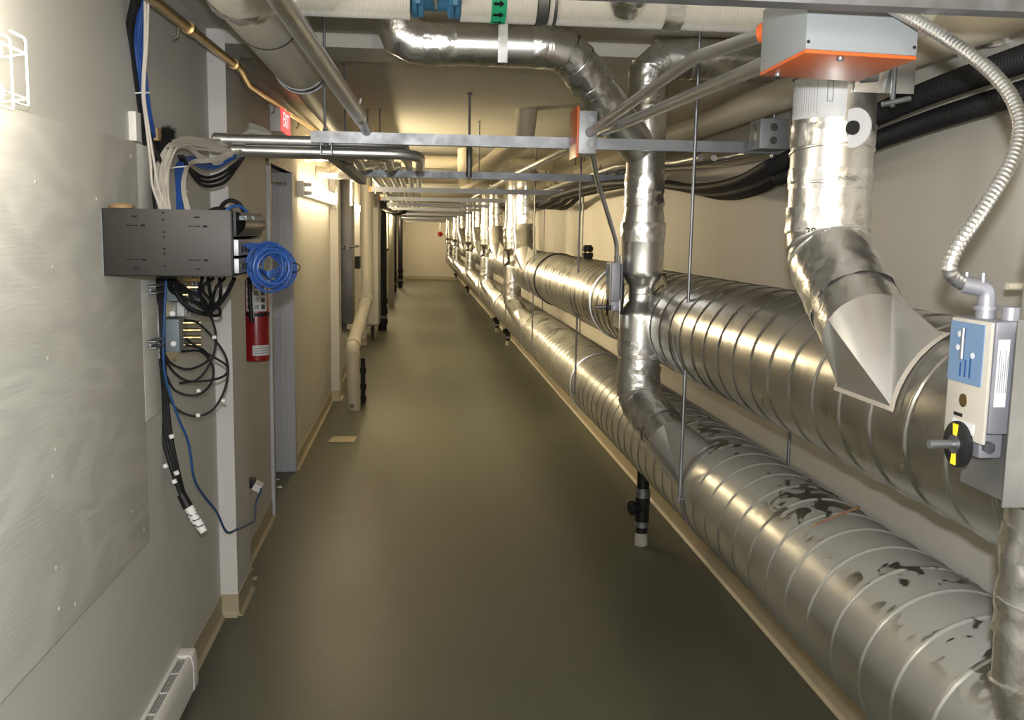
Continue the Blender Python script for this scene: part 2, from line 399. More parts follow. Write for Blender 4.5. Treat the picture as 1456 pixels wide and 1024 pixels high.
# doorway on the left
fr = MB()
fr.box((XL-.05, DY0-.06, 0), (XL+.018, DY0, DZ+.05)); fr.box((XL-.16, DY1-.005, 0), (XL+.006, DY1+.05, DZ+.05)); fr.box((XL-.05, DY0-.06, DZ), (XL+.012, DY1+.05, DZ+.05))
fr.box((XL-.09, DY1-.02, 0), (XL-.055, DY1, DZ))
d = fr.build('door_1', 'door', bevel=.003); struct(d)
MB().box((XL-.20, DY0, .01), (XL-.155, DY1-.02, DZ-.005)).build('door_leaf', 'door', d, .002)
cl = MB(); cl.box((XL-.15, 5.9, 1.93), (XL-.11, 6.2, 1.98)); cl.tube([(XL-.12, 6.15, 1.985), (XL-.06, 6.42, 1.99), (XL-.07, DY1-.01, 1.99)], .008, 8); cl.box((XL-.09, DY1-.05, 1.975), (XL-.03, DY1-.005, 2.0))
cl.build('door_closer', 'darksteel', d)
for (x, y, s) in ((-.90, 6.2, .018), (-.94, 6.4, .012), (-.835, 6.66, .011)):
    b = MB(); b.lathe((x, y, 0.0), (0, 0, 1), [(0, s), (s*.3, s*.9), (s*.5, s*.3)], 7); tag(b.build('plaster_crumb', 'white'), {.018: 'largest white plaster crumb on the floor before the doorway', .012: 'smallest white plaster crumb on the floor of the doorway', .011: 'white plaster crumb at the foot of the far door jamb'}[s], 'debris')

# ================================================================== BIG SPIRAL DUCTS
def spiral(name, m, cx, cz, r, y0, y1, pitch, lead, seg, label, y_phase):
    """one long spiral-seam duct"""
    prof = [(0, 0), (.435, 0), (.45, .0), (.468, .0028), (.5, .0036), (.532, .0028), (.55, 0), (.565, 0), (1, 0)]
    n = int((y1-y0)/pitch*seg); vs = []; fs = []; k = len(prof)
    for i in range(n+1):
        th = lead*2*PI*i/seg; y = y0+pitch*i/seg+y_phase
        for (t, dr) in prof:
            rr = r+dr; vs.append((rr*math.cos(th), y+t*pitch, rr*math.sin(th)))
    for i in range(n):
        for j in range(k-1):
            fs.append((i*k+j, i*k+j+1, (i+1)*k+j+1, (i+1)*k+j))
    b = MB(); b.add([(cx+x, y, cz+z) for x, y, z in vs], fs)
    # slip couplings with a raised band
    o = b.build(name, m, None, base=(cx, y0, cz-r), sharp=60)
    return tag(o, label, 'duct')
LC, UC, DR = V((1.2, 0, .707)), V((1.142, 0, 1.315)), .203
lower = spiral('spiral_duct', 'duct_greasy', LC.x, LC.z, DR, .2, 34.0, .146, 1, 40, 'lower of the two big spiral ducts along the right wall, smudged on top', .0)
upper = spiral('spiral_duct', 'galv', UC.x, UC.z, DR, .2, 33.0, .146, 1, 40, 'upper of the two big spiral ducts along the right wall, clean and shiny', .06)
def band(par, c, y, wdt, m='galv_plain', name='coupling_band', dr=.009):
    b = MB(); b.lathe((c.x, y, c.z), (0, 1, 0), [(0, DR+.002), (.002, DR+dr), (wdt-.002, DR+dr), (wdt, DR+.002)], 48, cap=False)
    return b.build(name, m, par)
for y in (6.05, 9.1, 12.2, 15.3, 21.4): band(lower, LC, y, .05)
for y in (5.1, 8.15, 14.3, 20.4): band(upper, UC, y, .05)
band(upper, UC, 7.6, .02, 'black', 'rubber_gasket', .012)

# hangers: rods both sides and straps under both ducts
def hanger(y, label):
    t = thing('duct_hanger', label, 'hanger', (LC.x, y, LC.z-DR-.02), 'threaded rod hangers of the big ducts')
    for x0, nm in ((.985, 'near'), (1.40, 'far')):
        b = MB(); b.tube([(x0+.002, y-.015, ZC-.002), (x0, y, .69)], .0062, 10)
        b.tube([(x0+.0005, y, 1.27), (x0, y, 1.235)], .011, 6)
        b.box((x0-.014, y-.011, .698), (x0+.026*(1 if x0 < 1.2 else -1)+.0, y+.011, .702)); b.tube([(x0, y, .69), (x0, y, .703)], .010, 6)
        b.build('threaded_rod', 'strut', t)
    for c in (LC, UC):
        b = MB(); rr = DR+.0065; vs = []; fs = []; N = 40
        for k in range(N+1):
            th = PI+PI*k/N
            for dy in (-.0125, .0125):
                for q in (rr, rr+.0015): vs.append((c.x+q*math.cos(th), y+dy, c.z+q*math.sin(th)))
        for k in range(N):
            a = 4*k; fs += [(a, a+4, a+5, a+1), (a+2, a+3, a+7, a+6), (a+1, a+5, a+7, a+3), (a, a+2, a+6, a+4)]
        b.add(vs, fs); b.build('duct_strap', 'strut', t)
    return t
hy = [1.0, 3.40, 5.82, 8.10, 10.6, 13.0, 15.4]
hl = ['threaded rod hanger of the big ducts behind the nearest actuator by the right edge', 'tall threaded rod hanger of the big ducts just right of the tall foil riser', 'threaded rod hanger of the big ducts left of the tall foil riser', 'threaded rod hanger of the big ducts, next beyond the one left of the tall riser', 'threaded rod hanger of the big ducts beyond the first far pair of risers', 'threaded rod hanger of the big ducts amid the far crowd of risers', 'farthest threaded rod hanger of the big ducts, deep in the corridor']
h0 = hanger(hy[1], hl[1])
for y, lb in zip(hy, hl):
    if y != hy[1]: copy_tree(h0, (0, y-hy[1], 0), lb)

# ================================================================== RISERS
def boot(b, c0, d, r, C_, phis, ys, n=8):
    """square-on-duct to round transition; c0,d = centre and axis of the round end"""
    c0, d = V(c0), V(d).normalized()
    p0, p1 = math.radians(phis[0]), math.radians(phis[1]); y0, y1 = ys
    def S(ph, y): return V((C_.x+(DR+.004)*math.cos(ph), y, C_.z+(DR+.004)*math.sin(ph)))
    foot = []
    for k in range(n): foot.append(S(p0, y0+(y1-y0)*k/n))
    for k in range(n): foot.append(S(p0+(p1-p0)*k/n, y1))
    for k in range(n): foot.append(S(p1, y1+(y0-y1)*k/n))
    for k in range(n): foot.append(S(p1+(p0-p1)*k/n, y0))
    N = 4*n
    # square-to-round: flat triangles on the sides, quarter cones into the corners
    cen = sum(foot, V())/N
    cor = [foot[0], foot[n], foot[2*n], foot[3*n]]
    mid = (cor[0]+cor[3])/2-cen; u = (mid-d*mid.dot(d)).normalized(); w = d.cross(u); sg_ = 1 if (cor[0]-cen).dot(w) > 0 else -1
    R_ = 8; ring = [c0+(u*math.cos(2*PI*k/(4*R_))+w*sg_*math.sin(2*PI*k/(4*R_)))*r for k in range(4*R_)]
    vs = ring+foot; fs = []; nr = 4*R_
    for q in range(4):
        for k in range(R_): fs.append((q*R_+k, (q*R_+k+1) % nr, nr+q*n))
        rp = ((q+1)*R_) % nr
        for k in range(n): fs.append((rp, nr+(q*n+k+1) % N, nr+q*n+k))
    b.add(vs, fs)
    return foot
def tapeband(par, p, q, r, name='foil_tape', rough=.006, m='foil', seg=40):
    p, q = V(p), V(q); n = max(3, int((q-p).length/.012))
    pts = [p+(q-p)*k/n for k in range(n+1)]
    b = MB(); b.tube(pts, r+.0025, seg, caps=False, rough=rough, nz=34); return b.build(name, m, par, sharp=80)
def gores(p0, p1, p2, r, n=3):
    """mitred elbow points between two straight runs"""
    p0, p1, p2 = V(p0), V(p1), V(p2); a = (p0-p1).normalized(); b = (p2-p1).normalized(); ang = PI-a.angle(b)
    d = r*math.tan(ang/2); s, e = p1+a*d, p1+b*d
    nrm = a.cross(b); cen = s + (nrm.cross(a)).normalized()*-r
    # fall back to quadratic interpolation, fine for <=60 degrees
    out = []
    for k in range(n):
        t = (k+.5)/n; out.append(s*(1-t)**2+p1*2*t*(1-t)+e*t*t)
    return out
def bead(b, pts, i, r, rb=.0035, seg=36):
    a = (pts[i]-pts[i-1]).normalized(); c = (pts[i+1]-pts[i]).normalized() if i < len(pts)-1 else a
    t = (a+c).normalized(); u = a.orthogonal().normalized(); w = a.cross(u); ring = []
    for k in range(seg):
        o = (u*math.cos(2*PI*k/seg)+w*math.sin(2*PI*k/seg))*(r+.001); ring.append(pts[i]+o-a*(o.dot(t)/a.dot(t)))
    b.tube(ring, rb, 6, closed=True)

def riser(xv, yv, r, ztop, zb, C_, phis, ys, label, venturi=None, far=False, tilt=0., group='foil taped risers on the big ducts'):
    """vertical round duct that bends and taps into a big duct"""
    t = thing('riser_duct', label, 'riser duct', (xv, yv, zb), group)
    top = V((xv, yv, ztop)); knee = V((xv, yv, zb))
    phm = math.radians((phis[0]+phis[1])/2); tap = V((C_.x+DR*math.cos(phm), (ys[0]+ys[1])/2, C_.z+DR*math.sin(phm)))
    dirn = (tap-knee).normalized(); end = knee+(tap-knee)*(1-.10/(tap-knee).length)
    g = gores(top, knee, end, .12, 3)
    pts = [top, V((xv, yv, zb+.17))]+g+[end]
    sg_ = 20 if far else 40
    if venturi is None:
        b = MB(); b.tube(pts[:2], r, sg_)
        for zz_ in (zb+.245, zb+.50): bead(b, [V((xv, yv, zz_+.1)), V((xv, yv, zz_)), V((xv, yv-.03, zz_-.1))], 1, r)
        b.build('straight_pipe', 'sheet', t)
    else:
        zv = venturi; b = MB(); z0 = zb+.17
        rt = r*.90
        prof = [(0, r)]; H0 = ztop-z0
        for dz in range(-10, 11):
            s = dz/10; waist = r*(1-.40*math.exp(-(s*1.9)**4*1.0)*1) if abs(s) < .99 else r
            q_ = max(0, min(1, (abs(s)-.22)/.66)); waist = r*(.60+.40*q_*q_*(3-2*q_))
            prof.append((zv-z0+s*.10, waist))
        prof += [(zv-z0+.26, r), (zv-z0+.265, r+.003), (zv-z0+.275, r+.003), (zv-z0+.28, r), (zv-z0+.285, r), (zv-z0+.355, rt), (H0, rt)]
        b.lathe((xv, yv, z0), (0, 0, 1), prof, sg_); bead(b, [V((xv, yv, zv+.36)), V((xv, yv, zv+.361)), V((xv, yv, zv+.37))], 1, rt, .003)
        b.lathe((xv, yv, zv-.001), (0, 0, 1), [(-.003, r*.59), (0, r*.625), (.003, r*.59)], sg_, False)
        b.build('straight_pipe', 'sheet', t)
        for sx in (-1, 1):
            p = MB(); x = xv+sx*(r+.003)
            p.lathe((x-.0015*sx, yv, zv), (sx, 0, 0), [(0, .088), (.003, .088)], 28); p.build('side_disc', 'darksteel', t, .0)
    b = MB(); b.tube(pts[1:], r, sg_)
    for i in range(1, len(pts)-1): bead(b, pts, i, r)
    b.build('elbow', 'foil', t, sharp=12)
    b = MB(); foot = boot(b, end, dirn, r+.001, C_, phis, ys); bt = b.build('tap_boot', 'boot', t, sharp=20)
    f = MB(); N = len(foot); cen = sum(foot, V())/N
    outer = []
    for p in foot:
        q = p+(p-cen)*.12; ph = math.atan2(q.z-C_.z, q.x-C_.x); outer.append(V((C_.x+(DR+.0055)*math.cos(ph), q.y, C_.z+(DR+.0055)*math.sin(ph))))
    f.add([p+(p-V((C_.x, p.y, C_.z))).normalized()*.004 for p in foot]+outer, [(k, (k+1) % N, N+(k+1) % N, N+k) for k in range(N)])
    f.build('sealant_bead', 'lint' if venturi is None else 'galv_plain', t)
    return t, pts

# riser at the right edge of the frame (damper + actuator)
r0, pts = riser(.945, 1.25, .087, 1.70, .985, LC, (171, 116), (.86, 1.12), 'foil riser cut off by the right edge of the photo, carrying the nearest actuator', venturi=1.40)
tapeband(r0, (.945, 1.25, 1.27), (.945, 1.25, 1.10), .087); tapeband(r0, pts[2], pts[-1], .088)
# riser 1 : taps the upper duct
r1, pts = riser(1.015, 2.30, .098, ZC, 1.645, UC, (170, 120.6), (1.777, 2.02), 'widest foil riser hanging under the big orange bottomed box, tapping the upper duct')
R1 = V((1.015, 2.30, 0))
tapeband(r1, R1+V((0, 0, 1.955)), R1+V((0, 0, 1.90)), .099); tapeband(r1, R1+V((0, 0, 1.85)), R1+V((0, 0, 1.80)), .098); tapeband(r1, R1+V((0, 0, 1.755)), R1+V((0, 0, 1.70)), .098)
tapeband(r1, (pts[2]+pts[1])/2, pts[2], .0985); tapeband(r1, pts[3]*.35+pts[4]*.65, pts[4]+(pts[5]-pts[4])*.02, .0985); tapeband(r1, pts[4], pts[4]*.3+pts[5]*.7, .0985)
# riser 2 : taps the lower duct, with venturi damper
r2, pts = riser(.930, 3.90, .088, 2.36, 1.00, LC, (171, 116.4), (3.44, 3.72), 'tall foil riser with a narrow waist in mid picture, tapping the lower duct', venturi=1.44)
R2 = V((.930, 3.90, 0))
tapeband(r2, R2+V((0, 0, 1.93)), R2+V((0, 0, 1.80)), .079); tapeband(r2, R2+V((0, 0, 1.735)), R2+V((0, 0, 1.655)), .090); tapeband(r2, R2+V((0, 0, 1.245)), R2+V((0, 0, 1.19)), .089)
tapeband(r2, R2+V((0, 0, 1.13)), R2+V((0, 0, 1.04)), .089); tapeband(r2, pts[2], pts[2]*.3+pts[3]*.7, .089); tapeband(r2, pts[3], pts[4], .089); tapeband(r2, pts[4], pts[4]*.3+pts[5]*.7, .089)
tapeband(r2, R2+V((0, 0, 2.36)), R2+V((0, 0, 2.20)), .079)

# far risers
FAR = [
 ('U', 1.00, 8.95, 'first far foil riser beyond the waisted one, tapping the upper duct'),
 ('L', .95, 9.55, 'first far foil riser beyond the waisted one, tapping the lower duct'),
 ('U', .98, 11.9, 'second far foil riser tapping the upper duct'),
 ('L', .93, 12.9, 'second far foil riser tapping the lower duct, with round side discs'),
 ('U', .96, 15.2, 'slim far foil riser of the crowd, third far one on the upper duct'),
 ('L', .91, 16.6, 'slim far foil riser with a bright streak, third far one on the lower duct'),
 ('U', .92, 20.0, 'fourth far foil riser on the upper duct, seen as a narrow strip'),
 ('L', .88, 21.8, 'fourth far foil riser on the lower duct, near the end wall'),
 ('L', .86, 26.5, 'farthest foil riser in front of the end wall, tapping the lower duct'),
]
for k, x, y, lb in FAR:
    if k == 'L':
        t, p = riser(x, y, .088, 2.2, 1.0, LC, (171, 116.4), (y-.46, y-.18), lb, venturi=1.44, far=True)
        tapeband(t, (x, y, 1.735), (x, y, 1.60), .090, seg=20); tapeband(t, (x, y, 1.22), (x, y, 1.05), .089, seg=20)
    else:
        t, p = riser(x, y, .098, 2.3, 1.70, UC, (170, 120), (y-.52, y-.28), lb, far=True)
        tapeband(t, (x, y, 2.0), (x, y, 1.85), .098, seg=20); tapeband(t, p[2], p[4], .099, seg=20)

# ------------------------------------------------------------------ branch duct under the ceiling joining riser 2
t = thing('branch_duct', 'bright foil wrapped branch duct under the ceiling bending down into the tall riser', 'duct', (.3, 3.95, 2.30))
yb = 3.98
pA, pB = AY(596, 60, 3.7), AY(800, 66, 3.7)
elx = [V((-.09, 3.66, ZC)), V((-.09, 3.66, 2.375)), V((.02, 3.66, 2.375)), V((.55, 3.66, 2.375)), V((.90, 3.87, 2.04))]
b = MB(); b.tube([elx[2], V((.50, 3.66, 2.375))], .076, 40); b.build('straight_pipe', 'sheet', t)
path = [V((-.075, 3.66, ZC+.02)), V((-.075, 3.66, 2.44)), V((-.055, 3.66, 2.40)), V((-.01, 3.66, 2.378)), V((.05, 3.66, 2.375))]
b = MB(); b.tube(path, .078, 40, rough=.004); b.build('elbow', 'foil', t, sharp=70)
p = [V((.48, 3.66, 2.375)), V((.55, 3.67, 2.365)), V((.60, 3.69, 2.33)), V((.66, 3.73, 2.265)), V((.90, 3.88, 2.03))]
b = MB(); b.tube(p, .077, 40)
for i in (1, 2, 3): bead(b, p, i, .077)
b.build('elbow', 'sheet', t, sharp=12)
tapeband(t, p[1], p[2], .078); tapeband(t, p[2], p[3], .078); tapeband(t, p[3], p[3]*.6+p[4]*.4, .078); tapeband(t, (.02, 3.66, 2.375), (.14, 3.66, 2.375), .076); tapeband(t, (.42, 3.66, 2.375), p[0], .076)
b = MB(); b.box((.29, 3.575, 2.30), (.325, 3.58, ZC)); b.tube([(.307, 3.574, 2.40), (.307, 3.570, 2.40)], .006, 6); b.build('hanger_strap', 'galv_plain', t)
# top elbow of riser 2 turning towards the wall
t = thing('wall_branch_duct', 'crumpled foil elbow atop the tall riser turning right under the ceiling', 'duct', (1.1, 3.9, 2.30))
p = [V((.93, 3.90, 2.28)), V((.94, 3.90, 2.34)), V((.99, 3.90, 2.385)), V((1.10, 3.90, 2.395)), V((1.49, 3.90, 2.395))]
b = MB(); b.tube(p, .0805, 40, rough=.006, nz=24)
for i in (1, 2, 3): bead(b, p, i, .08)
b.build('elbow', 'foil', t, sharp=20)

# ================================================================== ACTUATORS
def actuator(px, yv, zc, label, s=1.0, detail=True, th=.048, hl=.040):
    """damper actuator on the left side of a riser. px = x of the mounting plate, zc = centre height"""
    t = thing('damper_actuator', label, 'actuator', (px-.02, yv, zc-.1), 'damper actuators on the risers')
    b = MB(); b.box((px-.052, yv-hl, zc-.06), (px-.052+th, yv+hl, zc+.10)); b.box((px-.048, yv-.028, zc-.10), (px-.052+th, yv+.032, zc-.05)); b.build('housing', 'actgrey', t, .006)
    b = MB(); b.box((px-.057, yv-hl+.002, zc-.075), (px-.052, yv+hl-.002, zc+.098)); fp = b.build('face_plate', 'actcream', t, .002)
    b = MB(); b.box((px-.0585, yv-hl+.016, zc+.005), (px-.057, yv+hl-.003, zc+.093)); b.build('blue_label', 'ltblue', t)
    b = MB(); b.lathe((px-.0575, yv+.004, zc-.085), (-1, 0, 0), [(0, .034), (.006, .034), (.008, .030)], 32); b.build('dial', 'black', t)
    for sg_ in (1, -1):
        b = MB()
        z1 = zc-.085+sg_*.030; z2 = zc-.085+sg_*.013
        b.add([(px-.067, yv+.004-.004, z2), (px-.067, yv+.004+.004, z2), (px-.067, yv+.004+.006, z1), (px-.067, yv+.004-.006, z1), (px-.0655, yv+.004-.004, z2), (px-.0655, yv+.004+.004, z2), (px-.0655, yv+.004+.006, z1), (px-.0655, yv+.004-.006, z1)], [(0, 1, 2, 3), (4, 7, 6, 5), (0, 4, 5, 1), (1, 5, 6, 2), (2, 6, 7, 3), (3, 7, 4, 0)])
        b.build('pointer', 'yellow', t)
    b = MB(); b.tube([(px-.05, yv+.004, zc-.085), (px-.105, yv+.004, zc-.085)], .0065, 14); b.lathe((px-.064, yv+.004, zc-.085), (-1, 0, 0), [(0, .014), (.004, .014)], 16); b.build('shaft', 'strut', t, sharp=30)
    b = MB(); b.tube([(px-.036, yv-.024, zc-.082), (px-.036, yv-.036, zc-.082)], .009, 6); b.build('bolt', 'strut', t); b = MB(); b.tube([(px-.062, yv+.01, zc+.085), (px-.062, yv+.01, zc+.04)], .003, 8); b.build('release_lever', 'strut', t)
    if detail:
        b = MB(); b.box((px-.047, yv-hl-.0012, zc-.02), (px-.030, yv-hl-.0002, zc+.075)); lb = b.build('rating_label', 'label', t)
        for k in range(5):
            q = MB(); q.box((px-.044+.003*k, yv-hl-.0016, zc+.0), (px-.0432+.003*k, yv-hl-.0011, zc+.06-.007*(k % 3))); q.build('print_line', 'print', lb)
        b = MB(); b.lathe((px-.0572, yv+.004, zc-.020), (-1, 0, 0), [(0, .010), (.001, .010)], 20); b.build('screw_ring', 'brass', t)
        for (dy, dz) in ((.024, .075), (.026, .055), (-.012, .047)):
            q = MB(); q.lathe((px-.0585, yv+dy, zc+dz), (-1, 0, 0), [(0, .0045), (.0008, .0045)], 14); q.build('white_dot', 'label', t)
        b = MB(); b.box((px-.0585, yv-.028, zc-.066), (px-.057, yv+.026, zc-.050)); lb = b.build('paper_label', 'label', t)
        text_mesh('lettering', 'VOLA 20', .011, 'black', lb, (px-.0585, yv-.001, zc-.058), (0, 1, 0), (0, 0, -1), -.0004)
        b = MB(); b.box((px-.0576, yv+.004, zc-.045), (px-.0569, yv+.026, zc-.040)); b.build('maker_print', 'black', t)
        for k in range(3):
            q = MB(); q.box((px-.0589, yv-.010+.012*k, zc+.014), (px-.0584, yv-.006+.012*k, zc+.044-.005*k)); q.build('fine_print', M['dkblue'], t)
        # connector on top: cast elbow and hub
        b = MB(); b.lathe((px-.034, yv+.004, zc+.098), (0, 0, 1), [(0, .014), (.014, .014), (.014, .017), (.020, .017)], 20); b.lathe((px-.014, yv-.024, zc+.098), (0, 0, 1), [(0, .012), (.02, .012)], 16)
        b.tube(fillet([(px-.034, yv+.004, zc+.115), (px-.034, yv+.004, zc+.142), (px-.070, yv+.010, zc+.148)], .02, 5), .0125, 16); b.build('cable_connector', 'actgrey', t)
        b = MB(); b.tube([(px-.045, yv+.0, zc+.148), (px-.045, yv+.0, zc+.165)], .004, 8); b.tube([(px-.064, yv+.01, zc+.148), (px-.064, yv+.01, zc+.165)], .004, 8); b.build('clamp_screw', 'strut', t)
    return t
actuator(.847, 1.285, 1.470, 'nearest damper actuator, cream face with black dial and yellow pointers at the right edge', th=.040, hl=.0515)
actuator(.838, 3.86, 1.47, 'damper actuator clamped to the left side of the tall waisted riser', detail=False)
b = MB(); pa_, pb_ = AY(1425, 455, 1.15), AY(1425, 722, 1.15); b.box((pb_.x, 1.15, pb_.z), (pb_.x+.20, 1.1525, pa_.z)); b.box((.838, 1.1525, 1.31), (.8405, 1.36, 1.56)); o = b.build('mounting_plate', 'dull', r0)
b = MB(); b.box((.822, 3.82, 1.30), (.825, 3.93, 1.60)); b.build('mounting_plate', 'galv_plain', r2)

def corrugated(name, m, pts, r, label, cat, amp=.13, pitch=.006, parent=None, seg=14, group=None, n=10):
    p = smooth(pts, n); L = [0]
    for i in range(1, len(p)): L.append(L[-1]+(p[i]-p[i-1]).length)
    tot = L[-1]; k = int(tot/pitch*3); q = []; rs = []; j = 0
    for i in range(k+1):
        s = tot*i/k
        while j < len(L)-2 and L[j+1] < s: j += 1
        f = (s-L[j])/max(1e-9, L[j+1]-L[j]); q.append(p[j].lerp(p[j+1], f)); rs.append(r*(1-amp*(1 if i % 3 == 0 else -.3 if i % 3 == 1 else 0)))
    o = MB().tube(q, rs, seg).build(name, m, parent, sharp=70)
    if label: tag(o, label, cat, group)
    return o
corrugated('flexible_conduit', 'emt', [AY(1225, -12, 1.62), AY(1330, 45, 1.5), AY(1412, 105, 1.40), AY(1449, 165, 1.34), AY(1440, 225, 1.31), AY(1395, 300, 1.29), AY(1362, 350, 1.285), AY(1350, 385, 1.285), V((.779, 1.294, 1.618))], .0105, 'thick ribbed metal flexible conduit looping down to the nearest actuator', 'conduit', pitch=.0075)
corrugated('flexible_conduit', 'emt', [AY(842, 217, 3.5), AY(850, 258, 3.6), AY(866, 310, 3.75), AY(876, 345, 3.83), V((.812, 3.862, 1.575))], .0095, 'thin ribbed metal flexible conduit from the small orange box down to the second actuator', 'conduit', pitch=.010)

# label, marks and controller around riser 1
def wraplabel(par, c, r, z0, z1, a0, a1, m, name, n=16):
    vs = []; fs = []
    for k in range(n+1):
        a = math.radians(a0+(a1-a0)*k/n)
        for z in (z0, z1): vs.append((c.x+r*math.cos(a), c.y+r*math.sin(a), z))
    for k in range(n): fs.append((2*k, 2*k+2, 2*k+3, 2*k+1))
    return MB().add(vs, fs).build(name, m, par)
lb = wraplabel(r1, R1, .0992, 1.965, 2.06, 168, 262, 'label', 'rating_label')
for k in range(13):
    a = 172+k*4.2; wraplabel(lb, R1, .0996, 1.972+.004*(k % 3), 2.052-.005*(k % 4), a, a+.6, 'print', 'print_line', 2)
for (a, bb, z0, z1) in ((236, 237.2, 2.0, 2.05), (243, 244.2, 2.0, 2.05), (236, 244.2, 2.0, 2.002), (236, 244.2, 2.048, 2.05)): wraplabel(lb, R1, .0997, z0, z1, a, bb, 'print', 'arrow_print', 3)
b = MB(); b.tube([R1+V((0, 0, 2.065)), R1+V((0, 0, 2.082))], .1015, 40, caps=False); b.build('joint_ring', 'brass', r1)
text_mesh('handwritten_mark', '28', .026, 'black', r1, R1+V((-.070, -.07, 1.695)), (.7, -.7, 0), (0, 0, 1), wrap=(R1+V((0, 0, 0)), .1045, (0, 0, 1)))
t = thing('damper_bracket', 'small galvanised damper bracket with crank lever on the side of the widest riser', 'bracket', (1.10, 2.2, 1.95))
b = MB(); b.box((1.015, 2.192, 2.02), (1.16, 2.196, 2.17)); b.build('bracket_plate', 'galv_plain', t, .001)
dc = AY(1215, 182, 2.19); b = MB(); b.lathe(dc, (-.86, -.5, 0), [(0, .046), (.004, .046)], 28); b.build('white_disc', 'label', t)
b = MB(); b.lathe(dc+V((-.003, -.002, 0)), (-.86, -.5, 0), [(0, .017), (.008, .016)], 18); b.build('hub', 'black', t)
b = MB(); b.tube([(1.105, 2.185, 2.085), (1.095, 2.165, 1.985)], .006, 10); b.tube([(1.07, 2.165, 1.99), (1.135, 2.16, 2.005)], .006, 10); b.build('crank_lever', 'strut', t)
b = MB(); b.lathe((1.045, 2.19, 2.055), (1, 0, .1), [(-.02, .013), (.02, .013)], 14); b.build('conduit_fitting', 'actgrey', t)
corrugated('flexible_conduit', 'emt', [V((.93, 2.0, 2.10)), V((.935, 2.08, 2.07)), V((.97, 2.14, 2.052)), V((1.03, 2.185, 2.055))], .010, 'short curl of ribbed metal conduit between the big orange bottomed box and widest riser', 'conduit', pitch=.0075)

# ================================================================== BOXES
# big control box
zb = 1.985
t = thing('control_box', 'big grey control box with orange underside at top right', 'junction box', (.78, 1.8, zb))
c0 = AZ(1145, 75, zb); c1 = AZ(1303, 85, zb); c2 = AZ(1080, 108, zb); c3 = c1+(c2-c0)
q = [c0, c1, c3, c2]; 
def prism(base, h, off=0.): 
    b = MB(); n = len(base); b.add([p+V((0, 0, off)) for p in base]+[p+V((0, 0, off+h)) for p in base], [tuple(range(n-1, -1, -1)), tuple(range(n, 2*n))]+[(i, (i+1) % n, n+(i+1) % n, n+i) for i in range(n)]); return b
prism(q, .115, .006).build('box_body', 'greybox', t, .003)
prism(q, .006).build('orange_cover', 'orange', t, .001)
for i in (0, 1, 3):
    p = q[i]+(sum(q, V())/4-q[i])*.03
b = MB()
for (u_, v_) in ((.35, .08), (.12, .85)):
    p = c0+(c1-c0)*u_+(c2-c0)*v_; b.lathe(p+V((0, 0, -.006)), (0, 0, 1), [(0, .002), (.001, .006), (.006, .006)], 12)
b.build('cover_screw', 'strut', t)
for (u_, h) in ((.02, .018), (.97, .02)):
    p = c0+(c1-c0)*u_; bb = MB(); bb.lathe(p+V((0, -.001, h)), (0, -1, 0), [(0, .003), (.0006, .003)], 10); bb.build('corner_screw', 'black', t)
# small orange faced box on strut 1
t = thing('junction_box', 'small upright steel junction box with an orange side cover on the first strut', 'junction box', (.58, 3.5, 1.97))
bx0, bx1 = .565, .632
b = MB(); b.box((bx0, 3.40, 1.965), (bx1, 3.53, 2.115)); b.build('box_body', 'boxsteel', t, .003)
b = MB(); b.box((bx0-.008, 3.385, 1.952), (bx0, 3.545, 2.128)); b.build('orange_cover', 'orange', t, .002)
b = MB()
for z in (2.085, 2.0): b.lathe((bx0+.045, 3.3995, z), (0, -1, 0), [(0, .014), (.0008, .013), (.0009, .011)], 20)
for z in (2.10, 1.975): b.lathe((bx0+.018, 3.3995, z), (0, -1, 0), [(0, .003), (.001, .003)], 10)
b.build('knockout', 'strut', t)
b = MB(); b.lathe((bx0+.042, 3.40, 2.04), (0, -1, 0), [(0, .017), (.012, .017), (.014, .014)], 16); b.build('conduit_connector', 'actgrey', t)
# box TEL
t = thing('junction_box', 'square galvanised junction box marked TEL at the right end of the first strut', 'junction box', (1.3, 3.5, 1.97))
e0 = AY(1082, 168, 3.45); e1 = AY(1112, 212, 3.45)
b = MB(); b.box((e0.x, 3.45, e1.z), (e1.x+.02, 3.57, e0.z)); b.build('box_body', 'boxsteel', t, .003)
b = MB()
for z in (.72, .28):
    b.lathe((e0.x+.6*(e1.x-e0.x), 3.4495, e1.z+(e0.z-e1.z)*z), (0, -1, 0), [(0, .014), (.0008, .0135), (.0009, .010)], 20)
b.build('knockout', 'darksteel', t)
text_mesh('handwritten_mark', 'TEL', .032, 'black', t, (e0.x-.0, 3.51, e0.z-.03), (0, -1, 0), (0, 0, 1))
bb = MB(); bb.box((e0.x-.001, 3.49, e1.z+.035), (e0.x-.0001, 3.51, e1.z+.06)); lb = bb.build('paper_label', 'label', t)
text_mesh('handwritten_mark', 'GV', .022, 'black', t, (e0.x-.0, 3.525, e1.z+.02), (0, -1, 0), (0, 0, 1))

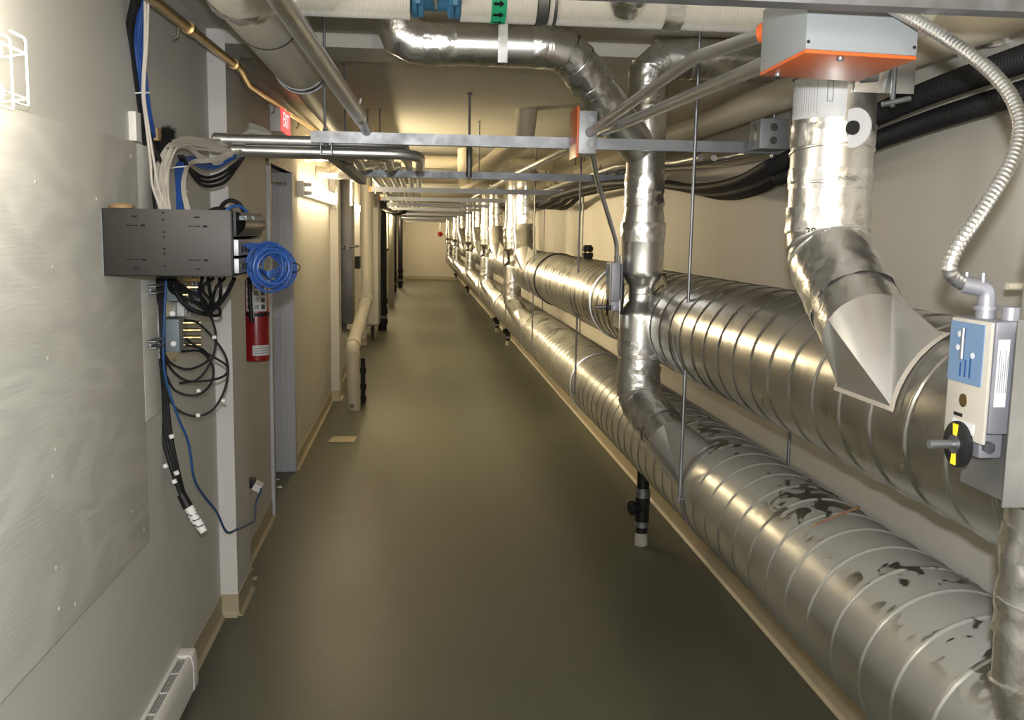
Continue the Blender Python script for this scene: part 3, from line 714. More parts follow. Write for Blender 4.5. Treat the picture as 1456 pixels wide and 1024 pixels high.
# ================================================================== STRUTS
ZS = 2.02
def strut_mesh(b, x0, x1, y, z, s=.0206):
    """41 mm channel, open side up, with lips"""
    w_ = s; hh = .041; tk = .0026
    prof = [(-w_, hh), (-w_, 0), (w_, 0), (w_, hh), (w_-.009, hh), (w_-.009, hh-.007), (w_-.009+tk, hh-.007), (w_-.009+tk, hh-tk), (w_-tk, hh-tk), (w_-tk, tk), (-w_+tk, tk), (-w_+tk, hh-tk), (-w_+.009-tk, hh-tk), (-w_+.009-tk, hh-.007), (-w_+.009, hh-.007), (-w_+.009, hh)]
    n = len(prof); ya, yb_ = y
    d = (V((x1, yb_, 0))-V((x0, ya, 0))).normalized(); nn = V((-d.y, d.x, 0))
    vs = [V((x0, ya, z-.0205))+nn*a+V((0, 0, h)) for a, h in prof]+[V((x1, yb_, z-.0205))+nn*a+V((0, 0, h)) for a, h in prof]
    b.add(vs, [(i, (i+1) % n, n+(i+1) % n, n+i) for i in range(n)]+[tuple(range(n)), tuple(range(2*n-1, n-1, -1))])
SY = [1.46, 3.62, 5.78, 7.93, 10.1, 12.25, 14.4, 16.5, 18.7, 20.9, 23.0, 25.2, 27.3, 29.5, 31.6]
SL = ['steel strut crossing the top right of the picture before the big control box', 'first full width steel strut, holding the small orange junction box', 'second strut under the row of bent conduits', 'third strut under the ceiling with an orange end cap', 'fourth strut from the camera across the corridor'] + ['%s strut from the camera across the corridor' % s for s in ('fifth', 'sixth', 'seventh', 'eighth', 'ninth', 'tenth', 'eleventh', 'twelfth', 'thirteenth', 'farthest')]
for i, (y, lb) in enumerate(zip(SY, SL)):
    x0 = -.39 if i else -.25; x1 = (1.42 if i == 1 else 1.47 if i == 0 else 1.36 if i == 3 else 1.45)
    t = thing('support_strut', lb, 'strut', ((x0+x1)/2, y, ZS-.03), 'struts hung across the corridor')
    b = MB(); zz = ZS if i else 2.052
    strut_mesh(b, x0, x1, (y, y), zz); b.build('channel', 'strut', t, sharp=25)
    for x in (x0+.05, x1-.06):
        if i < 8 or x > 0:
            b = MB(); b.tube([(x, y, zz-.034), (x, y, ZC)], .005, 8); b.tube([(x, y, zz-.032), (x, y, zz-.023)], .010, 6); b.tube([(x, y, zz+.021), (x, y, zz+.031)], .010, 6); b.build('threaded_rod', 'strut', t)
    if i in (3, 4):
        b = MB(); b.box((x0-.004, y-.022, zz-.022), (x0+.012, y+.022, zz+.022)); b.build('end_cap', 'orange', t, .002)
t = thing('longitudinal_strut', 'dark steel strut running away under the left ends of the cross struts', 'strut', (-.33, 4.7, 1.96))
b = MB(); strut_mesh(b, -.335, -.325, (3.60, 5.80), ZS-.044); b.build('channel', 'strut', t, sharp=25)

# ================================================================== CONDUITS
XK = [-.300, -.240, -.178, -.116, -.052, .008]
names6 = ['leftmost', 'second', 'third', 'fourth', 'fifth', 'rightmost']
for k in range(6):
    up_ = k % 2 == 0; yy = 3.668+.0225*(5-k); zz = 2.010 if up_ else 1.970; x_start = (-.765 if up_ else -.70)+.006*k; rr = .0200
    t = thing('bent_conduit', '%s of the six steel conduits sweeping round under the first strut and down the corridor' % names6[k], 'conduit', (x_start, yy, zz), 'six bent conduits')
    p = fillet([(x_start, yy, zz), (XK[k], yy, zz), (XK[k], yy+.40, zz-.02), (XK[k], 5.55, 2.058), (XK[k], 6.2, 2.058), (XK[k], 33, 2.058)], [0, .13, .1, .3, .1, 0], 6)
    b = MB(); b.tube(p, rr, 14); b.build('conduit_tube', 'emt', t)
    b = MB(); b.tube([(x_start-.012, yy, zz), (x_start+.035, yy, zz)], rr+.004, 16); b.tube([(x_start+.01, yy-.010, zz-.015), (x_start+.01, yy-.016, zz-.030)], .0035, 8); b.tube([(x_start+.026, yy-.010, zz-.015), (x_start+.026, yy-.016, zz-.030)], .0035, 8); b.build('end_coupling', 'galv_plain', t)
    b = MB()
    b.tube([(XK[k]-.018, 5.74, 2.05), (XK[k], 5.74, 2.083), (XK[k]+.018, 5.74, 2.05)], .0035, 6); b.tube([(XK[k]+.012, 5.74, 2.07), (XK[k]+.02, 5.74, 2.10)], .003, 6); b.build('strap_clamp', 'strut', t)
# big conduit at upper left in front of white pipe
t = thing('overhead_conduit', 'thick galvanised conduit slanting down from the top left to the first strut', 'conduit', (-.3, 2.9, 2.06))
b = MB(); b.tube([AY(385, -20, 2.15), AY(509, 163, 3.42)], .0255, 18); b.build('conduit_tube', 'emt', t)
b = MB(); p0 = AY(509, 163, 3.42); p1 = AY(521, 186, 3.60); b.tube([p0-(p1-p0)*.15, p0+(p1-p0)*.2], .025, 18); b.tube(smooth([p0, p0.lerp(p1, .6), p1], 4), .019, 16); b.tube([p0+V((.0, 0, .02)), p0+V((.01, 0, .055))], .005, 8); b.build('coupling', 'galv_plain', t)
# two conduits on the right from the big box
t = thing('overhead_conduit', 'upper of two fat conduits from the big control box, ending at the small orange box', 'conduit', (.65, 2.6, 2.03))
b = MB(); b.tube(fillet([AY(1100, 44, 1.90), AY(988, 82, 2.30), V((.607, 3.39, 2.04))], .25, 6), .0150, 18); b.build('conduit_tube', 'emt', t)
b = MB(); p = AY(1085, 48, 1.93); b.tube([p, p+V((.02, -.04, .003))], .021, 14); b.build('orange_bushing', 'orange', t)
t = thing('overhead_conduit', 'lower of two fat conduits from the big control box, passing over the struts', 'conduit', (.7, 3, 2.03))
b = MB(); b.tube([AY(1110, 82, 1.90), AY(862, 186, 3.55), AY(735, 247, 6.3), V((.60, 12, 2.062))], .0165, 18); b.build('conduit_tube', 'emt', t)
b = MB(); p = AY(860, 187, 3.62); b.tube([p+V((-.02, 0, -.02)), p+V((0, 0, .022)), p+V((.02, 0, -.02))], .004, 6); b.tube([p+V((.0, 0, .02)), p+V((.0, 0, .045))], .004, 6); b.build('strap_clamp', 'strut', t)
# row of conduits on the right
t0 = None
rn = ['leftmost', 'second', 'third', 'fourth', 'rightmost']
for k in range(5):
    x = 1.10+.06*k; t = thing('wall_side_conduit', '%s of five conduits lying on the struts by the right wall' % rn[k], 'conduit', (x, 5, 2.04), 'five conduits by the right wall')
    b = MB(); b.tube(fillet([(x, 33, 2.058), (x, 6.0, 2.058), (x, 5.3, 2.058), (x+.10, 4.4, 2.02), (x+.12, 3.6 if k > 1 else 4.1, 2.02-.0)], .3, 5), .014, 12); b.build('conduit_tube', 'emt', t)
    b = MB()
    for y in (5.78, 7.93): b.tube([(x-.018, y, 2.05), (x, y, 2.083), (x+.018, y, 2.05)], .0035, 6); b.tube([(x, y, 2.07), (x+.004, y, 2.105)], .0035, 6)
    b.build('strap_clamp', 'strut', t)

# ================================================================== INSULATED PIPES
t = thing('insulated_pipe', 'white insulated pipe running across the top of the picture, wall to wall', 'pipe', (.55, 2.40, 2.2))
YP = 2.40
def IP(px, py=22): 
    return AY(px, py, YP).x
a = AY(432, 22, YP); bpt = AY(1080, 47, YP); zP = a.z+.062; rP = .062
dz = (bpt.z-a.z)/(bpt.x-a.x)
def ax_(x): return V((x, YP, zP+(x-a.x)*dz))
xa, xb, xc, xd = IP(424), IP(583, 26), IP(655, 30), 1.46
for (u_, v_) in ((xa, xb), (xc, IP(764))):
    b = MB(); b.tube([ax_(u_), ax_(v_)], rP, 40); b.build('insulation', 'insul', t)
b = MB(); b.tube([ax_(IP(778)), ax_(xd)], rP, 40); b.build('insulation', 'insul', t)
b = MB(); b.tube([ax_(xb-.01), ax_(xc+.01)], .040, 32); b.build('steel_pipe', 'bluevalve', t)
for (u_, v_) in ((IP(584, 26), IP(604, 26)), (IP(636, 26), IP(656, 26))):
    b = MB(); L_ = v_-u_; b.lathe(ax_(u_), ax_(v_)-ax_(u_), [(0, .047), (.004, .056), (L_*.45, .056), (L_*.45, .052), (L_*.55, .052), (L_*.55, .056), (L_-.004, .056), (L_, .047)], 32)
    m_ = ax_((u_+v_)/2); b.box(tuple(m_+V((-.006, -.072, -.04))), tuple(m_+V((.006, -.05, .04)))); b.build('coupling', 'bluevalve', t, .001)
m_ = ax_((xb+xc)/2); b = MB(); b.tube([m_+V((0, -.035, -.01)), m_+V((0, -.06, -.03))], .008, 10); b.tube([m_+V((0, -.06, -.028)), m_+V((0, -.064, -.052))], .004, 8); b.build('drain_tap', 'strut', t)
b = MB(); b.tube([ax_(IP(697)), ax_(IP(718))], rP+.0015, 40); gl = b.build('flow_label', 'green', t)
xm = IP(707, 20)
def arrow(ang):
    c = ax_(xm); rr = rP+.0024; pts = []
    for (u_, v_) in ((-.013, -.0035), (.002, -.0035), (.002, -.009), (.013, 0), (.002, .009), (.002, .0035), (-.013, .0035)):
        th = ang+v_/rr; pts.append(c+V((u_, -rr*math.sin(th), rr*math.cos(th))))
    return pts
b = MB()
for k in range(8):
    p = arrow(math.radians(40+26*k)); b.add(p, [(0, 1, 5, 6), (1, 2, 3), (1, 3, 5), (3, 4, 5)])
b.build('flow_arrow', 'black', gl, sharp=60)
b = MB(); u_ = ax_(IP(769)); b.tube([u_-V((.012, 0, 0)), u_+V((.012, 0, 0))], rP+.004, 36); b.tube([ax_(IP(786))-V((.003, 0, 0)), ax_(IP(786))+V((.005, 0, 0))], rP+.003, 36); b.build('pipe_clamp', 'strut', t)
b = MB(); b.tube([ax_(IP(764))-V((.006, 0, 0)), ax_(IP(764))+V((.0, 0, 0))], rP+.0035, 36); b.build('rubber_liner', 'darksteel', t)
tapeband(t, ax_(IP(940, 30)), ax_(IP(966, 30)), rP)
# branch stub coming down/toward the camera with foil collar
c = ax_(IP(884, 30)); b = MB(); b.tube([c+V((0, -.01, 0)), c+V((0, -.45, .10))], .052, 32); b.build('branch_pipe', 'insul', t)
tapeband(t, c+V((0, -.040, .0)), c+V((0, -.10, .02)), .052, rough=.01)
b = MB(); e = ax_(1.42); b.tube([e, e+V((.04, .0, -.01)), e+V((.055, .02, -.05))], rP*.9, 24, rough=.01); b.build('foil_end', 'foil', t, sharp=80)

# big pipe upper left along the corridor
PC = V((-.46, 0, 2.33)); pr = .105
t = thing('insulated_main', 'big pale insulated pipe under the ceiling at upper left, running down the corridor', 'pipe', (PC.x, 2.7, PC.z-pr))
b = MB(); b.tube([(PC.x, .5, PC.z), (PC.x, 3.92, PC.z)], pr, 40); b.build('insulation', 'insul2', t)
b = MB(); b.tube([(PC.x, 3.9, PC.z), (PC.x, 33.5, PC.z)], pr-.012, 32); b.build('steel_jacket', 'creampipe', t)
b = MB(); b.tube([(PC.x, 3.88, PC.z), (PC.x, 3.94, PC.z)], pr+.004, 40); b.tube([(PC.x, 3.955, PC.z), (PC.x, 3.965, PC.z)], pr+.008, 40); b.build('clamp_band', 'strut', t)
b = MB(); b.tube([(PC.x, 3.05, PC.z), (PC.x, 3.062, PC.z)], pr+.002, 40); b.build('black_tie_band', 'black', t)
tapeband(t, (PC.x, 2.63, PC.z), (PC.x, 2.70, PC.z), pr, rough=.012)
# stub joining the cross pipe
b = MB(); b.tube([(PC.x, 2.40, PC.z), ax_(xa+.02)], .06, 30); b.build('branch_pipe', 'insul', t)

# cream pipe and hoses on right near the ceiling
t = MB().tube([AX(1456+120, 70, 1.30), AX(1330, 78, 1.30)+V((0, 0, 0)), (1.30, 33, 2.16)], .062, 24).build('cream_pipe', 'creampipe'); 
bpy.data.objects.remove(t)
o = MB().tube([(1.33, .3, 2.20), (1.33, 33, 2.20)], .058, 28).build('painted_pipe', 'creampipe'); tag(o, 'cream painted pipe high along the right wall above the black hoses', 'pipe')
corrugated('corrugated_hose', 'black', [(1.36, .9, 2.10), (1.355, 1.7, 2.095), (1.34, 2.2, 2.078), (1.33, 2.6, 2.050), (1.31, 3.1, 1.985), (1.30, 3.45, 1.935)], .031, 'upper black corrugated hose by the right wall at top right', 'hose', amp=.12, pitch=.011, seg=18)
corrugated('corrugated_hose', 'black', [(1.40, .9, 2.04), (1.395, 1.7, 2.035), (1.38, 2.2, 2.015), (1.37, 2.6, 1.99), (1.345, 3.1, 1.935), (1.33, 3.45, 1.90)], .028, 'lower black corrugated hose by the right wall at top right', 'hose', amp=.12, pitch=.011, seg=18)
for k in range(5):
    dy = .02*k
    cable('armoured_cable', 'blackrub' if k != 2 else 'darksteel', [(1.27+.03*k, 3.40, 1.945-.01*(k % 2)), (1.26+.025*k, 3.75, 1.90-.008*k), (1.22+.03*k, 4.2, 1.895-.008*k), (1.16+.03*k, 4.9, 1.95), (1.10+.04*k, 5.9, 1.985), (1.10+.04*k, 7.9, 1.985)], .019, '%s black cable sagging below the first strut end behind the tall riser' % ['leftmost', 'second', 'greyish middle', 'fourth', 'rightmost'][k], 'cable', 'black cables sagging by the right wall', seg=12)
for k in range(4):
    x = 1.12+.07*k; cable('armoured_cable', 'blackrub', [(x, 7.9, 1.985), (x, 8.6, 1.95-.01*k), (x, 9.3, 1.94), (x, 10, 1.985), (x, 12, 1.985), (x, 13, 1.96), (x, 14.3, 1.985), (x, 20, 1.985)], .02, '%s far black cable sagging between struts by the right wall' % ['leftmost', 'second', 'third', 'rightmost'][k], 'cable', 'far black cables by the right wall', seg=8)
o = MB().tube([(1.43, 2.2, 1.98), (1.43, 2.3, 1.88), (1.20, 2.36, 1.94)], .003, 6).build('wire_end', 'black'); bpy.data.objects.remove(o)
o = MB().tube([AX(1400, 406, 1.49), AX(1475, 408, 1.38)], .008, 12).build('pipe_stub', 'creampipe'); bpy.data.objects.remove(o)
p = AY(1432, 407, 1.9); o = MB().tube([p, p+V((.30, 0, -.003))], .008, 12).build('pipe_stub', 'creampipe')
o.data.transform(Matrix.Identity(4)); tag(o, 'thin beige rod poking in from the right edge above the nearest actuator', 'rod')

# cleanout on the upper duct
t = thing('capped_coupling', 'black capped coupling standing on top of the upper duct left of the tall riser', 'coupling', (1.13, 6.4, 1.5))
b = MB(); b.lathe((1.15, 6.42, 1.505), (0, 0, 1), [(0, .034), (.025, .034), (.026, .040), (.05, .040), (.052, .033), (.066, .033), (.068, .039), (.092, .039), (.094, .030), (.105, .030)], 24); b.build('cap_body', 'black', t)
b = MB(); b.lathe((1.15, 6.42, 1.558), (0, 0, 1), [(0, .0345), (.008, .0345)], 24, False); b.build('clamp_band', 'brass', t)

# ================================================================== DRAINS
def drain(x, y, zt, label):
    t = thing('drain_stub', label, 'drain pipe', (x, y, 0), 'black drain stubs under the lower duct')
    b = MB(); b.lathe((x, y, 0), (0, 0, 1), [(0, .036), (.05, .034), (.052, .0335), (.07, .0335)], 20); b.build('cement_collar', 'concrete', t)
    b = MB(); b.lathe((x, y, .07), (0, 0, 1), [(0, .033), (.05, .033), (.05, .039), (.20, .039), (.20, .033), (zt-.07, .033)], 20); b.build('pipe', 'black', t)
    b = MB(); b.lathe((x, y, .105), (0, 0, 1), [(0, .041), (.03, .041)], 20); b.lathe((x, y, .27), (0, 0, 1), [(0, .041), (.035, .041), (.035, .036), (.05, .036)], 20); b.build('steel_clamp', 'strut', t)
    b = MB(); b.lathe((x, y, .215), (-.9, -.35, .0), [(0, .035), (.058, .035), (.058, .040), (.072, .040), (.072, .026), (.076, .024)], 20); b.build('cleanout_branch', 'black', t)
    return t
d0 = drain(1.222, 4.93, .52, 'black drain stub nearest the camera, under the lower duct')
for (px, py, lb) in ((723, 491, 'second black drain stub under the lower duct'), (709, 472, 'third black drain stub, just behind the second'), (671, 420, 'fourth black drain stub, far down the corridor'), (657, 396, 'farthest black drain stub beside the end wall')):
    q = AZ(px, py, 0); q.x = min(q.x, 1.36); q.y = min(q.y, 33.8); copy_tree(d0, (q.x-1.222, q.y-4.93, 0), lb)

# pencil on the duct
t = thing('pencil', 'worn reddish pencil lying across the lower duct', 'pencil', (1.16, 2.44, .915))
pd = V((.92, .32, .20)).normalized(); pc = V((1.160, 2.455, .9165))
b = MB(); b.tube([pc-pd*.075, pc+pd*.07], .0042, 6); b.build('shaft', 'pencilred', t)
b = MB(); b.tube([pc-pd*.075, pc-pd*.095], [.0042, .0008], 6); b.build('tip', 'wood', t)
b = MB(); b.tube([pc+pd*.07, pc+pd*.082], .0046, 10); b.build('ferrule', 'brass', t)

# ================================================================== LEFT WALL: boards, lamp, rack
def prism_x(pts, x0, x1):
    b = MB(); n = len(pts); b.add([(x0, y, z) for y, z in pts]+[(x1, y, z) for y, z in pts], [tuple(range(n-1, -1, -1)), tuple(range(n, 2*n))]+[(i, (i+1) % n, n+(i+1) % n, n+i) for i in range(n)]); return b
t = thing('plywood_board', 'large grey painted plywood backboard on the left wall below the caged lamp', 'board', (XL, 1.9, .73))
b = prism_x([(.55, .745), (2.965, .712), (2.975, 1.93), (.55, 1.90)], XL+.0004, XL+.018); b.build('board', 'ply', t, .001)
b = MB()
for (px, py) in ((50, 259), (75, 380), (68, 510), (79, 640), (75, 678), (80, 808), (84, 866), (186, 222), (205, 753), (187, 728), (107, 860), (137, 283)):
    q = AX(px, py, XL+.018); b.lathe(q, (1, 0, 0), [(0, .006), (.0012, .004)], 8)
b.build('screw_heads', 'white', t)
o = MB().box((XL, 2.98, 1.085), (XL+.016, 3.145, 1.93)).build('plywood_strip', 'ply', None, .001); tag(o, 'narrow painted plywood strip between the big backboard and the cables', 'board')
o = MB().box((XL, 2.965, 1.935), (XL+.022, 3.02, 2.02)).build('wood_block', 'white', None, .002); tag(o, 'small white painted wood block above the corner of the plywood boards', 'wood block')
o = MB().box((XL, 3.17, 1.955), (XL+.03, 3.22, 1.995)).build('wood_block', 'wood', None, .002); tag(o, 'small bare wood block behind the cable bundle on the left wall', 'wood block')

# caged twin lamp
def caged(yc, zc, label):
    t = thing('caged_lamp', label, 'lamp', (XL, yc, zc-.08), 'caged wall lamps')
    b = MB(); b.box((XL, yc-.10, zc-.06), (XL+.035, yc+.055, zc+.06)); b.build('base_box', 'socket', t, .006)
    for dz in (-.038, .038):
        b = MB(); b.lathe((XL+.03, yc+.04, zc+dz), (.25, 1, 0), [(0, .012), (.014, .014), (.016, .019), (.03, .023), (.045, .019), (.052, .008), (.053, .001)], 16); b.build('bulb', 'bulb', t)
        b = MB(); b.lathe((XL+.03, yc-.09, zc+dz), (.25, -.9, 0), [(0, .012), (.014, .014), (.016, .019), (.03, .023), (.045, .019), (.052, .008), (.053, .001)], 16); b.build('bulb', 'bulb', t)
    g = MB()
    for (x, dy, h) in ((.10, .085, .064), (.06, .115, .068), (.012, .145, .072), (.10, -.16, .064), (.012, -.22, .072)):
        p = [(XL+x, yc+dy*.2, zc-h), (XL+x, yc+dy, zc-h), (XL+x, yc+dy, zc+h), (XL+x, yc+dy*.2, zc+h)]
        g.tube(fillet(p, .01, 3), .0022, 6)
    for dz in (-.05, .035): g.tube([(XL+.012, yc+.145, zc+dz), (XL+.10, yc+.085, zc+dz)], .0018, 6); g.tube([(XL+.10, yc+.085, zc+dz), (XL+.10, yc-.16, zc+dz)], .0018, 6)
    g.build('wire_guard', 'white', t)
    return t
caged(1.885, AX(40, 104, -.75).z, 'caged twin lamp glowing on the left wall at the very left edge')

# rack
t = thing('equipment_rack', 'black wall mounted steel equipment bracket on the left wall', 'rack', (-.67, 2.87, 1.55))
yf, yb_ = 2.63, 3.11; xL_, xR_ = -.845, -.498; z0, z1 = 1.552, 1.730
b = MB(); b.box((xL_+.014, yf, z0), (xR_, yf+.003, z1)); b.box((xL_+.014, yf, z0), (xR_, yb_, z0+.003)); b.box((xR_-.002, yf, z0), (xR_, yf+.02, z1))
b.box((xL_+.014, yb_-.003, z0), (xR_, yb_, z1)); b.box((xL_+.014, yf, z0), (xL_+.017, yb_, z1)); b.build('housing', 'rack', t, .001)
s = MB()
def FX(px): return xL_+(px-134)/(330-134)*(xR_-xL_)
def FZ(py): return z1-(py-298)/97*(z1-z0)
for cx_ in (190, 281):
    for (py) in (309, 384): s.box((FX(cx_-5)+0, yf-.0012, FZ(py+1)), (FX(cx_+3), yf+.001, FZ(py-1)))
    for py in (322, 371):
        s.box((FX(cx_-14), yf-.0012, FZ(py+.5)), (FX(cx_+3), yf+.001, FZ(py-.5))); s.box((FX(cx_-14), yf-.0013, FZ(py+1)), (FX(cx_-12), yf+.001, FZ(py-1))); s.box((FX(cx_+1), yf-.0013, FZ(py+1)), (FX(cx_+3), yf+.001, FZ(py-1)))
        s.box((FX(cx_+8), yf-.0012, FZ(py+1.5)), (FX(cx_+14), yf+.001, FZ(py-1.5)))
for py in (303, 313, 331, 338, 355, 362, 380): s.lathe((FX(231), yf+.0005, FZ(py)), (0, -1, 0), [(0, .0028), (.0016, .0028)], 10)
s.build('slot', 'hole', t)
s = MB()
for py in (311, 334, 358, 384): s.lathe((FX(321), yf, FZ(py)), (0, -1, 0), [(0, .0022), (.0015, .0015)], 8)
s.build('rivet', 'darksteel', t)
s = MB(); s.box((xR_-.010, yf+.004, z0+.004), (xR_+.002, yf+.026, z1-.004)); s.build('rack_rail', 'black', t, .001)
s = MB(); s.box((xL_, yf-.002, z0+.002), (xL_+.015, yb_, z1-.002)); s.build('backing_edge', 'greyblue', t)
# equipment seen through the open side (facing the corridor)
t = thing('network_switch', 'black network unit with curved grey cover in the open side of the bracket', 'equipment', (-.6, 2.9, 1.66))
b = MB(); b.box((-.80, 2.66, 1.660), (-.490, 3.10, 1.728)); b.build('housing', 'black', t, .002)
n = 8; vs = []
for k in range(n+1):
    a_ = k/n; x = -.489+.022*math.sin(PI*a_)
    for y in (2.68, 3.03): vs.append((x, y, 1.663+a_*.064))
b = MB(); b.add(vs, [(2*k, 2*k+1, 2*k+3, 2*k+2) for k in range(n)]); b.build('curved_cover', 'darksteel', t)
b = MB(); b.box((-.4885, 2.70, 1.705), (-.469, 2.78, 1.717)); b.box((-.4885, 2.82, 1.705), (-.469, 2.95, 1.717)); b.build('grey_sticker', 'greyblue', t)
t = thing('patch_panel', 'chrome faced patch panel at the lower open side of the bracket', 'equipment', (-.6, 2.9, 1.56))
for (za, zc_) in ((1.608, 1.652), (1.560, 1.600)):
    b = MB(); b.box((-.75, 2.67, za), (-.487, 3.10, zc_)); b.build('panel', 'boxsteel', t, .001)
    for k in range(8):
        b = MB(); b.box((-.487, 2.69+k*.045, za+.01), (-.482, 2.72+k*.045, za+.026)); b.build('socket', 'black', t)

# blue coil
def coil():
    random.seed(3); p = []; c = V((-.425, 2.83, 1.572))
    for k in range(16*20):
        th = 2*PI*k/20+1.2; tn = k/20
        rr = .054+.010*math.sin(tn*2.1)+.006*math.sin(tn*5.3+1); off = V((.012*math.sin(tn*1.7), .05*math.sin(tn*.93), .006*math.cos(tn*2.9)))
        ax1 = V((.80, .62, .0)).normalized(); p.append(c+off+ax1*rr*math.cos(th)*1.0+V((0, 0, 1))*rr*math.sin(th))
    return p
t = thing('cable_coil', 'coil of bright blue network cable hanging from the open side of the bracket', 'cable coil', (-.405, 2.83, 1.50))
b = MB(); b.tube(coil(), .0034, 7); b.build('coiled_cable', 'bluecab', t)
for k in range(7):
    z = 1.640-.006*k if k < 4 else 1.59-.006*k
    b = MB(); b.tube(smooth([(-.488, 2.74+.03*k, z-.005), (-.463, 2.76+.02*k, z), (-.43, 2.80, z-.008), (-.40, 2.83, 1.62-.012*k)], 6), .0034, 7); b.build('cable_lead', 'bluecab', t)
b = MB(); b.tube([V((-.366, 2.87, 1.570))+V((.018*math.cos(a_), .010*math.sin(a_)*0+.012*math.cos(a_), .014*math.sin(a_))) for a_ in [2*PI*k/12 for k in range(12)]], .0018, 6, closed=True); b.build('cable_tie', 'black', t)

# cables above the rack (px, py, y)
def PA(l): return [AY(*q) for q in l]
cable('trunk_cable', 'blackrub', PA([(194, -8, 2.92), (184, 50, 3.0), (191, 120, 3.05), (202, 185, 3.1), (218, 240, 3.14), (225, 304, 3.12)]), .0135, 'thick black trunk cable coming down the left wall from the ceiling to the bracket')
cable('trunk_cable', 'blackrub', PA([(199, -8, 2.95), (189, 50, 3.03), (198, 120, 3.08), (212, 190, 3.13), (230, 240, 3.14), (234, 300, 3.1)]), .008, 'thinner black trunk cable beside the thick one on the left wall')
rb = random.Random(5)
for k in range(10):
    dx = k*1.9; j = rb.uniform(-1, 1)
    cable('drop_cable', 'bluecab', PA([(196+dx*.9, -8, 2.93+.01*k+j*.012), (188+dx*.9+j, 50+j, 3.0+j*.015), (194+dx*.85-j, 110, 3.06-j*.012), (204+dx*.6+j, 160, 3.1), (214+dx*.35, 190, 3.15), (219+j*2, 199, 3.2)]), .0031, 'one of ten thin blue cables bunched down the left wall from the ceiling', 'cable', 'blue cables from the ceiling', seg=6)
for k in range(2):
    dx = k*5
    cable('drop_cable', 'whitecab', PA([(206+dx, -8, 2.95), (206+dx*.6, 60, 2.98), (203+dx*.4, 130, 3.02), (208+dx*.6, 180, 3.05), (214+dx, 230, 3.05), (217+dx*1.6, 265, 3.04), (232+dx*1.2, 305, 3.02)]), .0042, '%s of two long white cables crossing the black trunk down to the bracket' % ['left', 'right'][k], 'cable')
for k in range(12):
    f = k/11; j = rb.uniform(-2, 2)
    cable('fan_cable', 'whitecab', PA([(229+f*14, 306, 3.02+j*.005), (222+f*17, 275, 3.06+j*.008), (221+f*20+j*.4, 240, 3.12-j*.008), (234+f*17, 212+j, 3.2+j*.01), (254+f*12, 196+f*14+j*.5, 3.3), (285, 197+f*16+j, 3.46), (314+f*22, 200+f*18-j, 3.68)]), .0038, 'one of twelve white cables fanning from the bracket up into the bent conduits', 'cable', 'white cables fanning into conduits', seg=7)
for k in range(8):
    f = k/7; j = rb.uniform(-3, 3)
    cable('loose_cable', 'whitecab', PA([(243+f*6, 212, 3.22), (262+f*8, 208+j, 3.32), (285+f*4, 222+f*8+j, 3.45), (308, 232-f*7+j, 3.52), (330+f*10, 222-f*8, 3.62), (346, 212+f*8, 3.69)]), .0036, 'one of eight white cables drooping loosely below the conduit mouths', 'cable', 'white cables drooping below conduits', seg=7)
for k in range(12):
    f = k/11; j = rb.uniform(-2, 2)
    cable('loose_cable', 'bluecab', PA([(252+f*8, 306, 3.05), (251+f*7, 265, 3.12), (250+f*10, 240, 3.2), (258+f*6, 226+j, 3.28), (280+f*6, 222+f*16+j, 3.42), (305+f*3, 228+f*10+j, 3.52), (335, 214+f*10, 3.62)]), .0036, 'one of twelve blue cables rising from the bracket in a tied bunch to the conduits', 'cable', 'blue cables rising to conduits', seg=6)
for k in range(3):
    cable('loose_cable', 'whitecab', PA([(266+k*3, 306, 3.0), (259+k*2, 270, 3.1), (262+k*2, 242, 3.2), (275, 228+k*2, 3.35), (300, 226+k*2, 3.45), (330, 214+k*4, 3.6)]), .0036, '%s of three white cables tied in with the blue bunch above the bracket' % ['left', 'middle', 'right'][k], 'cable', seg=6)
for k in range(3):
    cable('loose_cable', 'blackrub', PA([(254+k*3, 222, 3.2), (268+k*2, 238+k*4, 3.3), (290, 252+k*6, 3.4), (312+k*3, 248+k*6, 3.48), (332+k*2, 235+k*2, 3.56), (346, 224, 3.66)]), .0058, '%s of three black cables sagging in a loop below the conduits' % ['upper', 'middle', 'lowest'][k], 'cable', 'black cables sagging below conduits')
# frayed black sheath
b = MB(); rr_ = random.Random(8)
core = PA([(228, 250, 3.16), (228, 215, 3.2), (236, 198, 3.24), (238, 190, 3.26)])
b.tube(smooth(core, 4), .020, 12, rough=.01)
for k in range(520):
    f = rr_.random()*len(core)*.99; i = min(int(f), len(core)-2); p = core[i].lerp(core[i+1], f-i if f-i < 1 else 1)
    d_ = V((rr_.gauss(0, 1), rr_.gauss(0, 1), rr_.gauss(0, 1))).normalized(); b.tube([p+d_*.010, p+d_*(.022+.012*rr_.random())], [.0016, .0005], 3)
tag(b.build('frayed_sheath', 'black'), 'bushy frayed black sheath where white cables leave the left wall', 'cable sleeve')
def tie(px, py, y, w, name='cable_tie', lab='', m='wtape'):
    c = AY(px, py, y); b = MB(); b.tube([c+V((w*math.cos(a_), .6*w*math.sin(a_), .003*math.cos(a_))) for a_ in [2*PI*k/16 for k in range(16)]], .0022, 6, closed=True); tag(b.build(name, m), lab, 'cable tie')
tie(200, 133, 3.06, .026, lab='white cable tie round the bundle high on the left wall')
tie(258, 274, 3.12, .018, lab='white cable tie round the blue bunch just above the bracket')
tie(238, 212, 3.2, .030, lab='black cable tie round the white cable fan', m='black')
tie(254, 238, 3.2, .022, lab='white cable tie round the blue bunch below the conduits')
